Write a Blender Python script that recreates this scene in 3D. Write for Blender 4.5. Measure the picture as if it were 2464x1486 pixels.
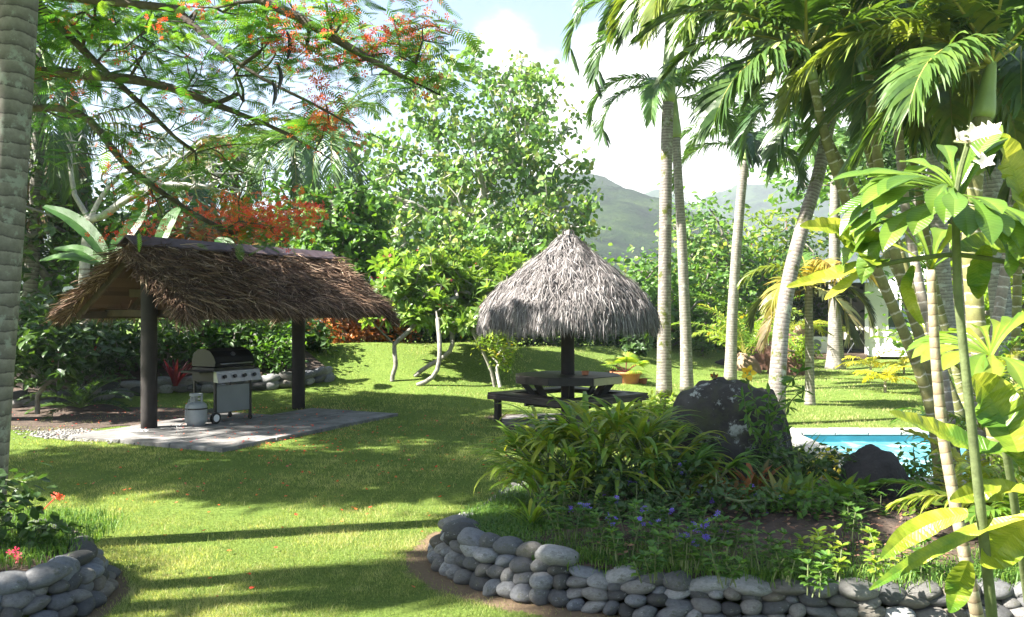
import bpy, bmesh, math, random
import numpy as np
from mathutils import Vector, Matrix, noise as mn

random.seed(7); RNG = np.random.default_rng(11)
PI = math.pi
scene = bpy.context.scene
for o in list(bpy.data.objects): bpy.data.objects.remove(o)

# ------------------------------------------------------------------ camera
CAMH = 1.8; F = 2134.0                       # a 2464 px wide layout sheet of the photograph
cam = bpy.data.objects.new('camera', bpy.data.cameras.new('camera'))
scene.collection.objects.link(cam)
cam.location = (0, 0, CAMH); cam.rotation_euler = (PI/2, 0, 0)
cam.data.sensor_width = 36; cam.data.lens = 36*F/2464
cam.data.clip_start = .05; cam.data.clip_end = 5000
scene.camera = cam

# ------------------------------------------------------------------ world, sun, exposure
SUN_EL = math.radians(43); SUN_AZ = math.radians(15)
SUN = np.array([-math.cos(SUN_EL)*math.cos(SUN_AZ), -math.cos(SUN_EL)*math.sin(SUN_AZ), math.sin(SUN_EL)])
world = bpy.data.worlds.new('World'); scene.world = world; world.use_nodes = True
nt = world.node_tree; nt.nodes.clear()
def N(t, **k):
    n = nt.nodes.new(t)
    for a, b in k.items(): setattr(n, a, b)
    return n
sky = N('ShaderNodeTexSky', sky_type='NISHITA', sun_disc=False)
sky.sun_elevation = SUN_EL; sky.sun_rotation = math.atan2(SUN[0], SUN[1])
sky.air_density = 1.0; sky.dust_density = 1.2; sky.ozone_density = 1.5
bg = N('ShaderNodeBackground'); bg.inputs[1].default_value = 0.05
bg2 = N('ShaderNodeBackground'); bg2.inputs[0].default_value = (1, .99, .97, 1); bg2.inputs[1].default_value = 0.33
tc = N('ShaderNodeTexCoord')
mp = N('ShaderNodeMapping'); mp.inputs['Scale'].default_value = (1, 1, 2.0)
nz = N('ShaderNodeTexNoise'); nz.inputs['Scale'].default_value = 5.5; nz.inputs['Detail'].default_value = 9; nz.inputs['Roughness'].default_value = .58
nt.links.new(tc.outputs['Generated'], mp.inputs[0]); nt.links.new(mp.outputs[0], nz.inputs['Vector'])
def math_(op, a, b=None):
    n = N('ShaderNodeMath', operation=op)
    for i, s in enumerate((a, b)):
        if s is None: continue
        if isinstance(s, (int, float)): n.inputs[i].default_value = s
        else: nt.links.new(s, n.inputs[i])
    return n.outputs[0]
acc = None
for (u, v, rad, amp) in ((1215, 125, .055, .48), (1520, 340, .125, .85), (1720, 470, .17, .8), (1900, 620, .3, .6), (1350, 420, .12, .3)):
    d = Vector(((u-1232)/F, 1, (743-v)/F)).normalized()
    vm = N('ShaderNodeVectorMath', operation='DISTANCE'); nt.links.new(tc.outputs['Generated'], vm.inputs[0]); vm.inputs[1].default_value = d
    q = math_('DIVIDE', vm.outputs['Value'], rad)
    q = math_('MULTIPLY', math_('MAXIMUM', math_('SUBTRACT', 1.15, q), 0), amp)
    acc = q if acc is None else math_('ADD', acc, q)
tot = math_('ADD', acc, nz.outputs['Fac'])
ramp = N('ShaderNodeMapRange', interpolation_type='SMOOTHSTEP'); ramp.inputs['From Min'].default_value = .66; ramp.inputs['From Max'].default_value = .9
nt.links.new(tot, ramp.inputs['Value'])
mx = N('ShaderNodeMixShader'); nt.links.new(ramp.outputs[0], mx.inputs[0])
nt.links.new(sky.outputs[0], bg.inputs[0]); nt.links.new(bg.outputs[0], mx.inputs[1]); nt.links.new(bg2.outputs[0], mx.inputs[2])
wo = N('ShaderNodeOutputWorld'); nt.links.new(mx.outputs[0], wo.inputs[0])

sl = bpy.data.lights.new('sun', 'SUN'); sl.energy = 5.0; sl.angle = math.radians(.55); sl.color = (1, .955, .87)
so = bpy.data.objects.new('sun', sl); scene.collection.objects.link(so)
so.rotation_euler = Vector(SUN).to_track_quat('Z', 'Y').to_euler(); so.location = (-20, -8, 20)
scene.view_settings.view_transform = 'Standard'; scene.view_settings.look = 'None'
scene.view_settings.exposure = 2.5; scene.view_settings.gamma = 1
scene.render.engine = 'CYCLES'
scene.cycles.max_bounces = 6; scene.cycles.transmission_bounces = 4; scene.cycles.diffuse_bounces = 3
scene.cycles.caustics_reflective = False; scene.cycles.caustics_refractive = False

# ------------------------------------------------------------------ helpers
def W(u, v, d): return np.array([(u-1232)/F*d, d, CAMH-(v-743)/F*d])
def G(u, v, z=0.): d = (CAMH-z)*F/(v-743); return np.array([(u-1232)/F*d, d, z])
def nrm(a): return a/np.maximum(np.linalg.norm(a, axis=-1, keepdims=True), 1e-9)

class MB:
    def __init__(s): s.v = []; s.f = []; s.r = []; s.m = []; s.n = 0; s.vn = []
    def add(s, V, Fc, rnd=None, mat=0):
        V = np.asarray(V, float).reshape(-1, 3); Fc = np.asarray(Fc, int)
        if rnd is None: rnd = random.random()
        s.v.append(V); s.f.append(Fc+s.n); s.m.append(np.full(len(Fc), mat))
        s.r.append(np.full(len(V), rnd) if np.isscalar(rnd) else np.asarray(rnd, float)); s.n += len(V)
    def box(s, c, size, R=None, mat=0, rnd=None, bev=.0):
        x, y, z = np.array(size)/2
        if bev > 0:
            b = min(bev, x*.9, y*.9, z*.9)
            P = []
            for sx in (-1, 1):
                for sy in (-1, 1):
                    for sz in (-1, 1):
                        P += [(sx*(x-b), sy*(y-b), sz*z), (sx*(x-b), sy*y, sz*(z-b)), (sx*x, sy*(y-b), sz*(z-b))]
            bm = bmesh.new(); vs = [bm.verts.new(p) for p in P]
            bmesh.ops.convex_hull(bm, input=vs); bm.verts.index_update()
            V = np.array([v.co for v in bm.verts]); T3 = [[v.index for v in f.verts] for f in bm.faces]
            bm.free()
            if R is not None: V = V @ np.asarray(R).T
            t3 = [f for f in T3 if len(f) == 3]; t4 = [f for f in T3 if len(f) == 4]
            r = random.random() if rnd is None else rnd
            V = V+np.asarray(c)
            n0 = s.n; s.add(V, np.array(t3 if t3 else t4), r, mat)
            if t3 and t4:
                s.v.append(np.zeros((0, 3))); s.f.append(np.array(t4)+n0); s.m.append(np.full(len(t4), mat)); s.r.append(np.zeros(0))
            return
        V = np.array([(a, b_, c_) for a in (-x, x) for b_ in (-y, y) for c_ in (-z, z)])
        if R is not None: V = V @ np.asarray(R).T
        s.add(V+np.asarray(c), [(0, 1, 3, 2), (4, 6, 7, 5), (0, 4, 5, 1), (2, 3, 7, 6), (0, 2, 6, 4), (1, 5, 7, 3)], rnd, mat)
    def beam(s, a, b, w, h, mat=0, rnd=None, bev=.004, up=(0, 0, 1)):
        a = np.asarray(a, float); b = np.asarray(b, float); L = np.linalg.norm(b-a); y = (b-a)/L
        x = np.cross(y, up); x = x/np.linalg.norm(x); z = np.cross(x, y)
        s.box((a+b)/2, (w, L, h), np.stack([x, y, z], 1), mat, rnd, bev)
    def tube(s, P, rad, seg=8, mat=0, rnd=None, cap=True):
        P = np.asarray(P, float); n = len(P); rad = np.broadcast_to(np.asarray(rad, float), (n,))
        T = np.gradient(P, axis=0); T = nrm(T)
        a = np.array([1., 0, 0]) if abs(T[0][0]) < .8 else np.array([0, 1., 0])
        X = np.cross(T[0], a); X /= np.linalg.norm(X); rings = []
        th = np.arange(seg)*2*PI/seg
        for i in range(n):
            X = X-T[i]*np.dot(X, T[i]); X /= np.linalg.norm(X)+1e-9; Y = np.cross(T[i], X)
            rings.append(P[i]+rad[i]*(np.cos(th)[:, None]*X+np.sin(th)[:, None]*Y))
        V = np.concatenate(rings)
        i, j = np.meshgrid(np.arange(n-1), np.arange(seg), indexing='ij'); j2 = (j+1) % seg
        Fc = np.stack([i*seg+j, i*seg+j2, (i+1)*seg+j2, (i+1)*seg+j], -1).reshape(-1, 4)
        if rnd is None:
            L = np.concatenate([[0], np.cumsum(np.linalg.norm(np.diff(P, axis=0), axis=1))]); r = np.repeat(L, seg)
        else: r = np.full(len(V), rnd)
        n0 = s.n; s.add(V, Fc, r, mat)
        if cap:
            for k0, rev in ((0, True), ((n-1)*seg, False)):
                f = [n0+k0+k for k in range(seg)]
                if rev: f = f[::-1]
                s.f.append(np.array([f])); s.m.append(np.array([mat])); s.v.append(np.zeros((0, 3))); s.r.append(np.zeros(0))
    def lathe(s, c, prof, seg=24, mat=0, rnd=None):
        n = len(prof); th = np.arange(seg)*2*PI/seg
        V = np.array([(c[0]+r*math.cos(t), c[1]+r*math.sin(t), c[2]+z) for r, z in prof for t in th])
        i, j = np.meshgrid(np.arange(n-1), np.arange(seg), indexing='ij'); j2 = (j+1) % seg
        s.add(V, np.stack([i*seg+j, i*seg+j2, (i+1)*seg+j2, (i+1)*seg+j], -1).reshape(-1, 4), rnd, mat)
    def build(s, name, mats, parent=None, loc=None, smooth=False, origin=None):
        me = bpy.data.meshes.new(name)
        V = np.concatenate(s.v) if s.v else np.zeros((0, 3))
        if origin is None:
            if parent is not None: origin = np.array(parent.get('_o', (0, 0, 0)), float)
            elif loc is not None: origin = np.array(loc, float)
            else: origin = np.zeros(3)
        V = V-origin
        me.vertices.add(len(V)); me.vertices.foreach_set('co', V.ravel())
        loops = np.concatenate([f.ravel() for f in s.f]); tot = np.concatenate([np.full(len(f), f.shape[1]) for f in s.f])
        me.loops.add(len(loops)); me.loops.foreach_set('vertex_index', loops.astype(np.int32))
        me.polygons.add(len(tot)); st = np.concatenate([[0], np.cumsum(tot)[:-1]])
        me.polygons.foreach_set('loop_start', st.astype(np.int32)); me.polygons.foreach_set('loop_total', tot.astype(np.int32))
        me.polygons.foreach_set('material_index', np.concatenate(s.m).astype(np.int32))
        me.polygons.foreach_set('use_smooth', np.full(len(tot), smooth))
        at = me.attributes.new('rnd', 'FLOAT', 'POINT'); at.data.foreach_set('value', np.concatenate(s.r).astype(np.float32))
        if s.vn:
            q = np.zeros(len(V), np.float32)
            for a, b in s.vn: q[a:a+len(b)] = b
            at = me.attributes.new('vein', 'FLOAT', 'POINT'); at.data.foreach_set('value', q)
        me.update(calc_edges=True)
        for m in (mats if isinstance(mats, (list, tuple)) else [mats]): me.materials.append(m)
        o = bpy.data.objects.new(name, me); scene.collection.objects.link(o)
        if parent is not None: o.parent = parent
        elif loc is not None: o.location = loc
        return o

def tag(o, label=None, cat=None, group=None, kind=None):
    if label: o['label'] = label
    if cat: o['category'] = cat
    if group: o['group'] = group
    if kind: o['kind'] = kind
    return o
def thing(name, label, cat, loc=(0, 0, 0), group=None, rz=0):
    o = bpy.data.objects.new(name, None); scene.collection.objects.link(o); o.location = tuple(float(c) for c in loc)
    o.rotation_euler = (0, 0, rz); o.empty_display_size = .1
    o['_o'] = tuple(float(c) for c in loc)
    return tag(o, label, cat, group)
def copy_thing(root, loc, rz=0, s=1, label=None, group=None, s3=None):
    r = root.copy(); scene.collection.objects.link(r); r.location = loc; r.rotation_euler = (0, 0, rz); r.scale = s3 or (s, s, s)
    if label: r['label'] = label
    if group: r['group'] = group
    for ch in root.children:
        c = ch.copy(); scene.collection.objects.link(c); c.parent = r
        for g in ch.children:
            d = g.copy(); scene.collection.objects.link(d); d.parent = c
    return r

# ------------------------------------------------------------------ materials
def mat(name, fn):
    m = bpy.data.materials.new(name); m.use_nodes = True; t = m.node_tree
    b = t.nodes['Principled BSDF']; fn(m, t, b); return m
def nd(t, ty, **k):
    n = t.nodes.new(ty)
    for a, b in k.items():
        if a in n.inputs.keys(): n.inputs[a].default_value = b
        else: setattr(n, a, b)
    return n
def ramp_(t, fac, stops):
    r = t.nodes.new('ShaderNodeValToRGB'); e = r.color_ramp.elements
    while len(e) < len(stops): e.new(.5)
    for i, (p, c) in enumerate(stops): e[i].position = p; e[i].color = (*c, 1)
    t.links.new(fac, r.inputs[0]); return r.outputs[0]
def mixc(t, fac, a, b, bt='MIX'):
    n = t.nodes.new('ShaderNodeMix'); n.data_type = 'RGBA'; n.blend_type = bt
    for s, i in ((fac, 0), (a, 6), (b, 7)):
        if isinstance(s, (int, float)): n.inputs[i].default_value = s
        elif isinstance(s, tuple): n.inputs[i].default_value = (*s, 1)
        else: t.links.new(s, n.inputs[i])
    return n.outputs[2]
def noise_(t, scale, detail=4, co='Object', rough=.6, w=None):
    n = nd(t, 'ShaderNodeTexNoise'); n.inputs['Scale'].default_value = scale; n.inputs['Detail'].default_value = detail; n.inputs['Roughness'].default_value = rough
    c = nd(t, 'ShaderNodeTexCoord'); t.links.new(c.outputs[co], n.inputs['Vector']); return n.outputs['Fac']
def bump_(t, b, h, strength=.5, dist=.02):
    n = nd(t, 'ShaderNodeBump'); n.inputs['Strength'].default_value = strength; n.inputs['Distance'].default_value = dist
    t.links.new(h, n.inputs['Height']); t.links.new(n.outputs[0], b.inputs['Normal'])
def attr_(t): return nd(t, 'ShaderNodeAttribute', attribute_name='rnd').outputs['Fac']

def leafm(name, cols, tr=.4, rough=.45, tcol=None, spec=.4):
    cols = [(min(.9, r*1.15+.006), g, b+.008) for r, g, b in cols]
    def f(m, t, b):
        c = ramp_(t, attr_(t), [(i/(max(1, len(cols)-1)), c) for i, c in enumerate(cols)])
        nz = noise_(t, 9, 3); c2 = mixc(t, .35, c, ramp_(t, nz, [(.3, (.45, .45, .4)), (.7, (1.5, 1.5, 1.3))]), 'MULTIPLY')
        t.links.new(c2, b.inputs['Base Color']); b.inputs['Roughness'].default_value = rough; b.inputs['Specular IOR Level'].default_value = spec
        tl = nd(t, 'ShaderNodeBsdfTranslucent')
        tcx = mixc(t, 1., c2, tcol or (1.5, 1.55, .6), 'MULTIPLY'); t.links.new(tcx, tl.inputs[0])
        mx = nd(t, 'ShaderNodeMixShader'); mx.inputs[0].default_value = tr
        t.links.new(b.outputs[0], mx.inputs[1]); t.links.new(tl.outputs[0], mx.inputs[2])
        t.links.new(mx.outputs[0], t.nodes['Material Output'].inputs[0])
    return mat(name, f)
def plain(name, c, rough=.7, metal=0, var=.25, scale=12, bump=.15, c2=None, dist=.01):
    def f(m, t, b):
        n = noise_(t, scale, 6)
        d = c2 or tuple(x*(1-var) for x in c); l = tuple(min(1, x*(1+var*.6)) for x in c)
        t.links.new(ramp_(t, n, [(.3, d), (.7, l)]), b.inputs['Base Color'])
        b.inputs['Roughness'].default_value = rough; b.inputs['Metallic'].default_value = metal
        if bump: bump_(t, b, noise_(t, scale*3, 5), bump, dist)
    return mat(name, f)

M_lime = leafm('leaf_lime', [(.10, .22, .02), (.20, .36, .04), (.34, .42, .05)], .45)
M_green = leafm('leaf_green', [(.035, .11, .015), (.07, .19, .025), (.13, .27, .035)], .4)
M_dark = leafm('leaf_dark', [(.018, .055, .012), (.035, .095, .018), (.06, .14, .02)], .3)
M_almond = leafm('leaf_round', [(.07, .17, .05), (.11, .25, .075), (.16, .3, .09), (.32, .34, .12)], .38, .4)
M_feather = leafm('leaf_feather', [(.04, .15, .03), (.08, .24, .03), (.17, .33, .04)], .45)
M_palm = leafm('leaf_palm', [(.03, .09, .02), (.05, .14, .025), (.08, .18, .03)], .28, .35, spec=.6)
M_palmd = leafm('leaf_palm_old', [(.03, .06, .02), (.06, .09, .03), (.16, .13, .05)], .25, .5)
M_palmy = leafm('leaf_palm_yellow', [(.08, .15, .02), (.16, .22, .03), (.34, .28, .06)], .4, .4)
M_gold = leafm('leaf_golden_green', [(.08, .2, .02), (.16, .28, .03), (.3, .36, .04)], .42, .38)
M_plum = leafm('leaf_glossy', [(.06, .16, .02), (.11, .24, .025), (.2, .34, .04)], .4, .3, spec=.6)
M_yellow = leafm('leaf_yellow', [(.35, .42, .03), (.55, .55, .05), (.7, .62, .12)], .45, .35)
M_frang = leafm('leaf_frangipani', [(.07, .17, .03), (.13, .26, .045), (.24, .34, .07)], .42, .35, spec=.5)
M_red = leafm('flower_red', [(.7, .05, .03), (.85, .13, .04), (.9, .28, .06), (.75, .12, .2)], .4, .6, (1.2, .8, .7))
M_pink = leafm('flower_pink', [(.6, .05, .12), (.7, .1, .2), (.75, .2, .25)], .4, .6, (1.2, .8, .8))
M_white = leafm('flower_white', [(.8, .8, .76), (.85, .85, .8)], .3, .5, (1, 1, 1))
M_purple = leafm('flower_purple', [(.12, .08, .55), (.22, .15, .7)], .3, .6, (1, 1, 1))
M_yelf = leafm('flower_yellow', [(.75, .5, .02), (.85, .65, .03)], .35, .5, (1.1, 1, .6))
M_redleaf = leafm('leaf_red', [(.13, .02, .025), (.22, .035, .035), (.12, .06, .03)], .35, .4, (1.2, .8, .7))
M_rust = leafm('leaf_rust', [(.1, .12, .02), (.3, .12, .03), (.45, .2, .03)], .35, .5, (1.2, .9, .6))
M_cane = leafm('leaf_cane', [(.035, .10, .02), (.07, .16, .025), (.12, .22, .035), (.18, .25, .04)], .32, .38, spec=.5)
M_banana = leafm('leaf_banana', [(.035, .12, .018), (.06, .17, .025)], .4, .35)

def f(m, t, b):
    a = attr_(t); n = noise_(t, 3.5, 5, rough=.6); n2 = noise_(t, 40, 3)
    c = ramp_(t, n, [(.35, (.09, .19, .02)), (.5, (.3, .36, .03)), (.65, (.55, .52, .07))]); c = mixc(t, .3, c, ramp_(t, n2, [(.3, (.7, .8, .5)), (.7, (1.2, 1.2, 1.2))]), 'MULTIPLY')
    t.links.new(c, b.inputs['Base Color']); b.inputs['Roughness'].default_value = .35
    tl = nd(t, 'ShaderNodeBsdfTranslucent'); t.links.new(c, tl.inputs[0]); mx = nd(t, 'ShaderNodeMixShader'); mx.inputs[0].default_value = .4
    t.links.new(b.outputs[0], mx.inputs[1]); t.links.new(tl.outputs[0], mx.inputs[2]); t.links.new(mx.outputs[0], t.nodes['Material Output'].inputs[0])
M_ging = mat('leaf_ginger', f)

def veined(M, amt=.35):
    t = M.node_tree; b = t.nodes['Principled BSDF']; a = nd(t, 'ShaderNodeAttribute', attribute_name='vein').outputs['Fac']
    f_ = nd(t, 'ShaderNodeMath', operation='PINGPONG'); t.links.new(a, f_.inputs[0]); f_.inputs[1].default_value = .5
    bump_(t, b, ramp_(t, f_.outputs[0], [(0, (0, 0, 0)), (.12, (.8, .8, .8)), (1, (1, 1, 1))]), amt, .004)
    l = b.inputs['Base Color'].links[0].from_socket; n = noise_(t, 30, 5, rough=.7)
    c = mixc(t, .45, l, ramp_(t, f_.outputs[0], [(0, (1.7, 1.6, 1.7)), (.1, (1, 1, 1))]), 'MULTIPLY'); c = mixc(t, ramp_(t, n, [(.66, (0, 0, 0)), (.72, (.7, .7, .7))]), c, (.14, .09, .03))
    t.links.new(c, b.inputs['Base Color'])
    for n_ in t.nodes:
        if n_.type == 'BSDF_TRANSLUCENT': t.links.new(c, n_.inputs[0])
    return M
def trunk_mat(name, c1, c2, ring=.09, lich=(.35, .36, .3), moss=None, depth=.6, thr=.55, line=None):
    def f(m, t, b):
        a = attr_(t)
        nzl = noise_(t, 3, 5)
        w = nd(t, 'ShaderNodeMath', operation='MULTIPLY_ADD'); t.links.new(nzl, w.inputs[0]); w.inputs[1].default_value = ring*1.2; t.links.new(a, w.inputs[2])
        q = nd(t, 'ShaderNodeMath', operation='MULTIPLY'); t.links.new(w.outputs[0], q.inputs[0]); q.inputs[1].default_value = 1/ring
        fr = nd(t, 'ShaderNodeMath', operation='FRACT'); t.links.new(q.outputs[0], fr.inputs[0])
        base = ramp_(t, fr.outputs[0], [(.0, line or tuple(x*.45 for x in c1)), (.1, c1), (.75, c2), (.93, c2 if line else tuple(x*1.1 for x in c2)), (.97 if line else 1., line or tuple(x*.45 for x in c1))])
        n2 = noise_(t, 14, 7, rough=.7); base = mixc(t, .6, base, ramp_(t, n2, [(.3, (.5, .48, .45)), (.65, (1.35, 1.35, 1.35))]), 'MULTIPLY')
        n3 = noise_(t, 7, 6, rough=.7); base = mixc(t, ramp_(t, n3, [(thr, (0, 0, 0)), (thr+.08, (1, 1, 1))]), base, lich)
        if moss:
            n4 = noise_(t, 3.2, 8, rough=.72); base = mixc(t, ramp_(t, n4, [(.54, (0, 0, 0)), (.6, (1, 1, 1))]), base, moss)
        t.links.new(base, b.inputs['Base Color']); b.inputs['Roughness'].default_value = .9
        ad = nd(t, 'ShaderNodeMath', operation='ADD'); t.links.new(fr.outputs[0], ad.inputs[0]); t.links.new(n2, ad.inputs[1])
        bump_(t, b, ad.outputs[0], depth, .02)
    return mat(name, f)
veined(M_plum); veined(M_ging); veined(M_banana)
M_tcoco = trunk_mat('bark_coconut', (.13, .115, .1), (.22, .2, .175), .1, (.27, .28, .24), None, .2)
M_troyal = trunk_mat('bark_royal', (.2, .18, .155), (.3, .275, .24), .06, (.38, .38, .34), None, .5)
M_troyalm = trunk_mat('bark_royal_moss', (.18, .15, .135), (.29, .26, .235), .06, (.36, .37, .3), (.1, .115, .015), .5)
M_tcane = trunk_mat('bark_cane', (.16, .15, .05), (.22, .22, .08), .13, (.4, .38, .3), None, .3, .62, (.5, .47, .36))
M_tcaneg = trunk_mat('bark_cane_grey', (.25, .21, .17), (.33, .29, .24), .11, (.45, .42, .38), None, .3, .6, (.62, .58, .52))
M_shaft = plain('crownshaft', (.28, .36, .12), .45, var=.2, scale=4, bump=.05)
M_rachis = plain('rachis', (.3, .28, .06), .5, var=.3, scale=5, bump=0)
M_rachisg = plain('rachis_green', (.16, .24, .05), .5, var=.3, scale=5, bump=0)
M_barkf = plain('bark_frangipani', (.25, .235, .2), .9, var=.55, scale=11, bump=.5, dist=.02)
M_bark = plain('bark_brown', (.1, .08, .065), .95, var=.5, scale=8, bump=.8, dist=.03)
M_barkg = plain('bark_grey', (.2, .18, .155), .95, var=.5, scale=7, bump=.8, dist=.03)
M_barkw = plain('bark_pale', (.42, .40, .35), .9, var=.45, scale=9, bump=.5, dist=.02)
M_stemg = plain('stem_green', (.13, .16, .06), .7, var=.4, scale=18, bump=.3)
M_timber = plain('timber_dark', (.016, .011, .009), .75, var=.5, scale=9, bump=.4)
M_timberl = plain('timber_brown', (.075, .05, .03), .8, var=.35, scale=7, bump=.3)
M_tabled = plain('stained_timber', (.022, .017, .015), .5, var=.4, scale=10, bump=.4)
M_ridge = plain('ridge_capping', (.09, .06, .07), .8, var=.4, scale=6, bump=.3)
M_soil = plain('soil', (.075, .05, .035), .95, var=.6, scale=6, bump=1., dist=.03)
M_terra = plain('terracotta', (.5, .19, .09), .8, var=.25, scale=6, bump=.1)
M_terrad = plain('terracotta_worn', (.33, .12, .06), .85, var=.35, scale=9, bump=.2)
M_black = plain('black_enamel', (.003, .003, .0035), .4, var=.2, scale=5, bump=0)
M_blackm = plain('black_metal', (.007, .007, .007), .5, var=.3, scale=9, bump=0)
M_steel = plain('brushed_steel', (.28, .29, .31), .35, .9, .15, 20, .05)
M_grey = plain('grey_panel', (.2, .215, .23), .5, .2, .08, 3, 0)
M_cyl = plain('cylinder_paint', (.3, .32, .33), .45, 0, .15, 7, .05)
M_whitep = plain('white_paint', (.8, .8, .8), .5, 0, .04, 3, 0)
M_roofm = plain('roof_metal', (.12, .16, .19), .5, .3, .15, 2, 0)
M_cop = plain('coping_stone', (.55, .53, .49), .85, 0, .15, 8, .2)
M_tile = plain('pool_tile', (.12, .42, .5), .3, 0, .2, 3, 0)

def f(m, t, b):
    n1 = noise_(t, .45, 4); n2 = noise_(t, 26, 6, rough=.75); n3 = noise_(t, 2.3, 6, rough=.7); n4 = noise_(t, .9, 7, rough=.75)
    c = ramp_(t, n2, [(.3, (.06, .1, .02)), (.55, (.14, .205, .045)), (.75, (.24, .3, .085))])
    c = mixc(t, .5, c, ramp_(t, n3, [(.3, (.75, .85, .7)), (.7, (1.35, 1.2, 1.1))]), 'MULTIPLY')
    c = mixc(t, .4, c, ramp_(t, n1, [(.3, (.8, .9, .8)), (.7, (1.25, 1.15, 1.))]), 'MULTIPLY')
    c = mixc(t, ramp_(t, n4, [(.64, (0, 0, 0)), (.74, (.6, .6, .6))]), c, (.2, .15, .07))
    n5 = noise_(t, 11, 6, rough=.75); ad = nd(t, 'ShaderNodeMath', operation='ADD'); t.links.new(attr_(t), ad.inputs[0]); t.links.new(n5, ad.inputs[1])
    c = mixc(t, ramp_(t, ad.outputs[0], [(.86, (0, 0, 0)), (1.1, (1, 1, 1))]), c, mixc(t, n2, (.12, .08, .05), (.3, .22, .14)))
    t.links.new(c, b.inputs['Base Color']); b.inputs['Roughness'].default_value = .95; b.inputs['Specular IOR Level'].default_value = .1
    bump_(t, b, n2, .9, .04)
M_lawn = mat('lawn', f)
M_blade = leafm('grass_blade', [(.09, .155, .035), (.18, .27, .075), (.31, .39, .15), (.5, .52, .28)], .42, .6, spec=.15)
M_bladed = leafm('grass_long', [(.04, .12, .015), (.08, .2, .025), (.14, .26, .03)], .3, .5)

def f(m, t, b):
    oi = nd(t, 'ShaderNodeObjectInfo')
    c = ramp_(t, oi.outputs['Random'], [(0, (.035, .034, .032)), (.2, (.085, .085, .088)), (.4, (.27, .27, .27)), (.55, (.12, .1, .07)), (.7, (.16, .17, .19)), (.85, (.055, .052, .048)), (1, (.23, .22, .21))])
    n = noise_(t, 7, 8, rough=.7); c = mixc(t, .75, c, ramp_(t, n, [(.3, (.5, .5, .48)), (.5, (1, 1, 1)), (.72, (1.3, 1.3, 1.3))]), 'MULTIPLY')
    n3 = noise_(t, 1.6, 8, rough=.75); c = mixc(t, ramp_(t, n3, [(.56, (0, 0, 0)), (.64, (.8, .8, .8))]), c, (.06, .06, .03)); n6 = noise_(t, 2.7, 8, rough=.75); c = mixc(t, ramp_(t, n6, [(.6, (0, 0, 0)), (.64, (.7, .7, .7))]), c, (.38, .38, .34))
    n2 = noise_(t, 60, 4); c = mixc(t, .4, c, ramp_(t, n2, [(.35, (.6, .6, .6)), (.65, (1.3, 1.3, 1.3))]), 'MULTIPLY')
    t.links.new(c, b.inputs['Base Color']); b.inputs['Roughness'].default_value = .8; bump_(t, b, noise_(t, 22, 8, rough=.75), .55, .012)
M_stone = mat('river_stone', f)
def f(m, t, b):
    n = noise_(t, 3.2, 9, rough=.7); c = ramp_(t, n, [(.32, (.012, .011, .01)), (.5, (.03, .027, .024)), (.68, (.06, .056, .05))])
    n2 = noise_(t, 5.5, 9, rough=.75); c = mixc(t, ramp_(t, n2, [(.57, (0, 0, 0)), (.61, (1, 1, 1))]), c, (.3, .32, .29))
    n3 = noise_(t, 2.3, 8, rough=.7); c = mixc(t, ramp_(t, n3, [(.5, (0, 0, 0)), (.6, (.8, .8, .8))]), c, (.045, .05, .02))
    t.links.new(c, b.inputs['Base Color']); b.inputs['Roughness'].default_value = .9; bump_(t, b, n2, .9, .04)
M_boulder = mat('boulder_rock', f)
M_rock2 = plain('dark_rock', (.025, .022, .021), .85, var=.6, scale=5, bump=.9, dist=.04)
M_rockr = plain('red_rock', (.2, .1, .07), .9, var=.5, scale=4, bump=.8, dist=.05)
M_rockt = plain('tan_rock', (.32, .22, .14), .9, var=.5, scale=4, bump=.8, dist=.05)
def f(m, t, b):
    c = ramp_(t, attr_(t), [(0, (.045, .026, .018)), (.4, (.15, .088, .055)), (.75, (.38, .25, .165)), (1, (.7, .53, .38))])
    t.links.new(c, b.inputs['Base Color']); b.inputs['Roughness'].default_value = .8; b.inputs['Specular IOR Level'].default_value = .25
M_thatch = mat('thatch_brown', f)
def f(m, t, b):
    c = ramp_(t, attr_(t), [(0, (.06, .05, .048)), (.3, (.14, .125, .12)), (.7, (.27, .25, .245)), (1, (.48, .45, .43))])
    t.links.new(c, b.inputs['Base Color']); b.inputs['Roughness'].default_value = .8; b.inputs['Specular IOR Level'].default_value = .25
M_thatchg = mat('thatch_grey', f)
def f(m, t, b):
    n = noise_(t, 5, 8, rough=.7); c = ramp_(t, n, [(.3, (.09, .085, .08)), (.5, (.19, .18, .175)), (.7, (.28, .27, .265))])
    n2 = noise_(t, 1.2, 6); c = mixc(t, .6, c, ramp_(t, n2, [(.35, (.6, .6, .55)), (.65, (1.15, 1.15, 1.15))]), 'MULTIPLY')
    t.links.new(c, b.inputs['Base Color']); b.inputs['Roughness'].default_value = .9; bump_(t, b, noise_(t, 40, 6), .5, .01)
M_conc = mat('concrete', f)
def f(m, t, b):
    v = nd(t, 'ShaderNodeTexVoronoi'); v.inputs['Scale'].default_value = 28; c0 = nd(t, 'ShaderNodeTexCoord'); t.links.new(c0.outputs['Object'], v.inputs['Vector'])
    c = ramp_(t, v.outputs['Distance'], [(0, (.5, .48, .46)), (.5, (.3, .28, .26)), (.8, (.08, .07, .06))])
    t.links.new(c, b.inputs['Base Color']); b.inputs['Roughness'].default_value = .9; bump_(t, b, v.outputs['Distance'], -.8, .03)
M_gravel = mat('gravel', f)
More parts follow.
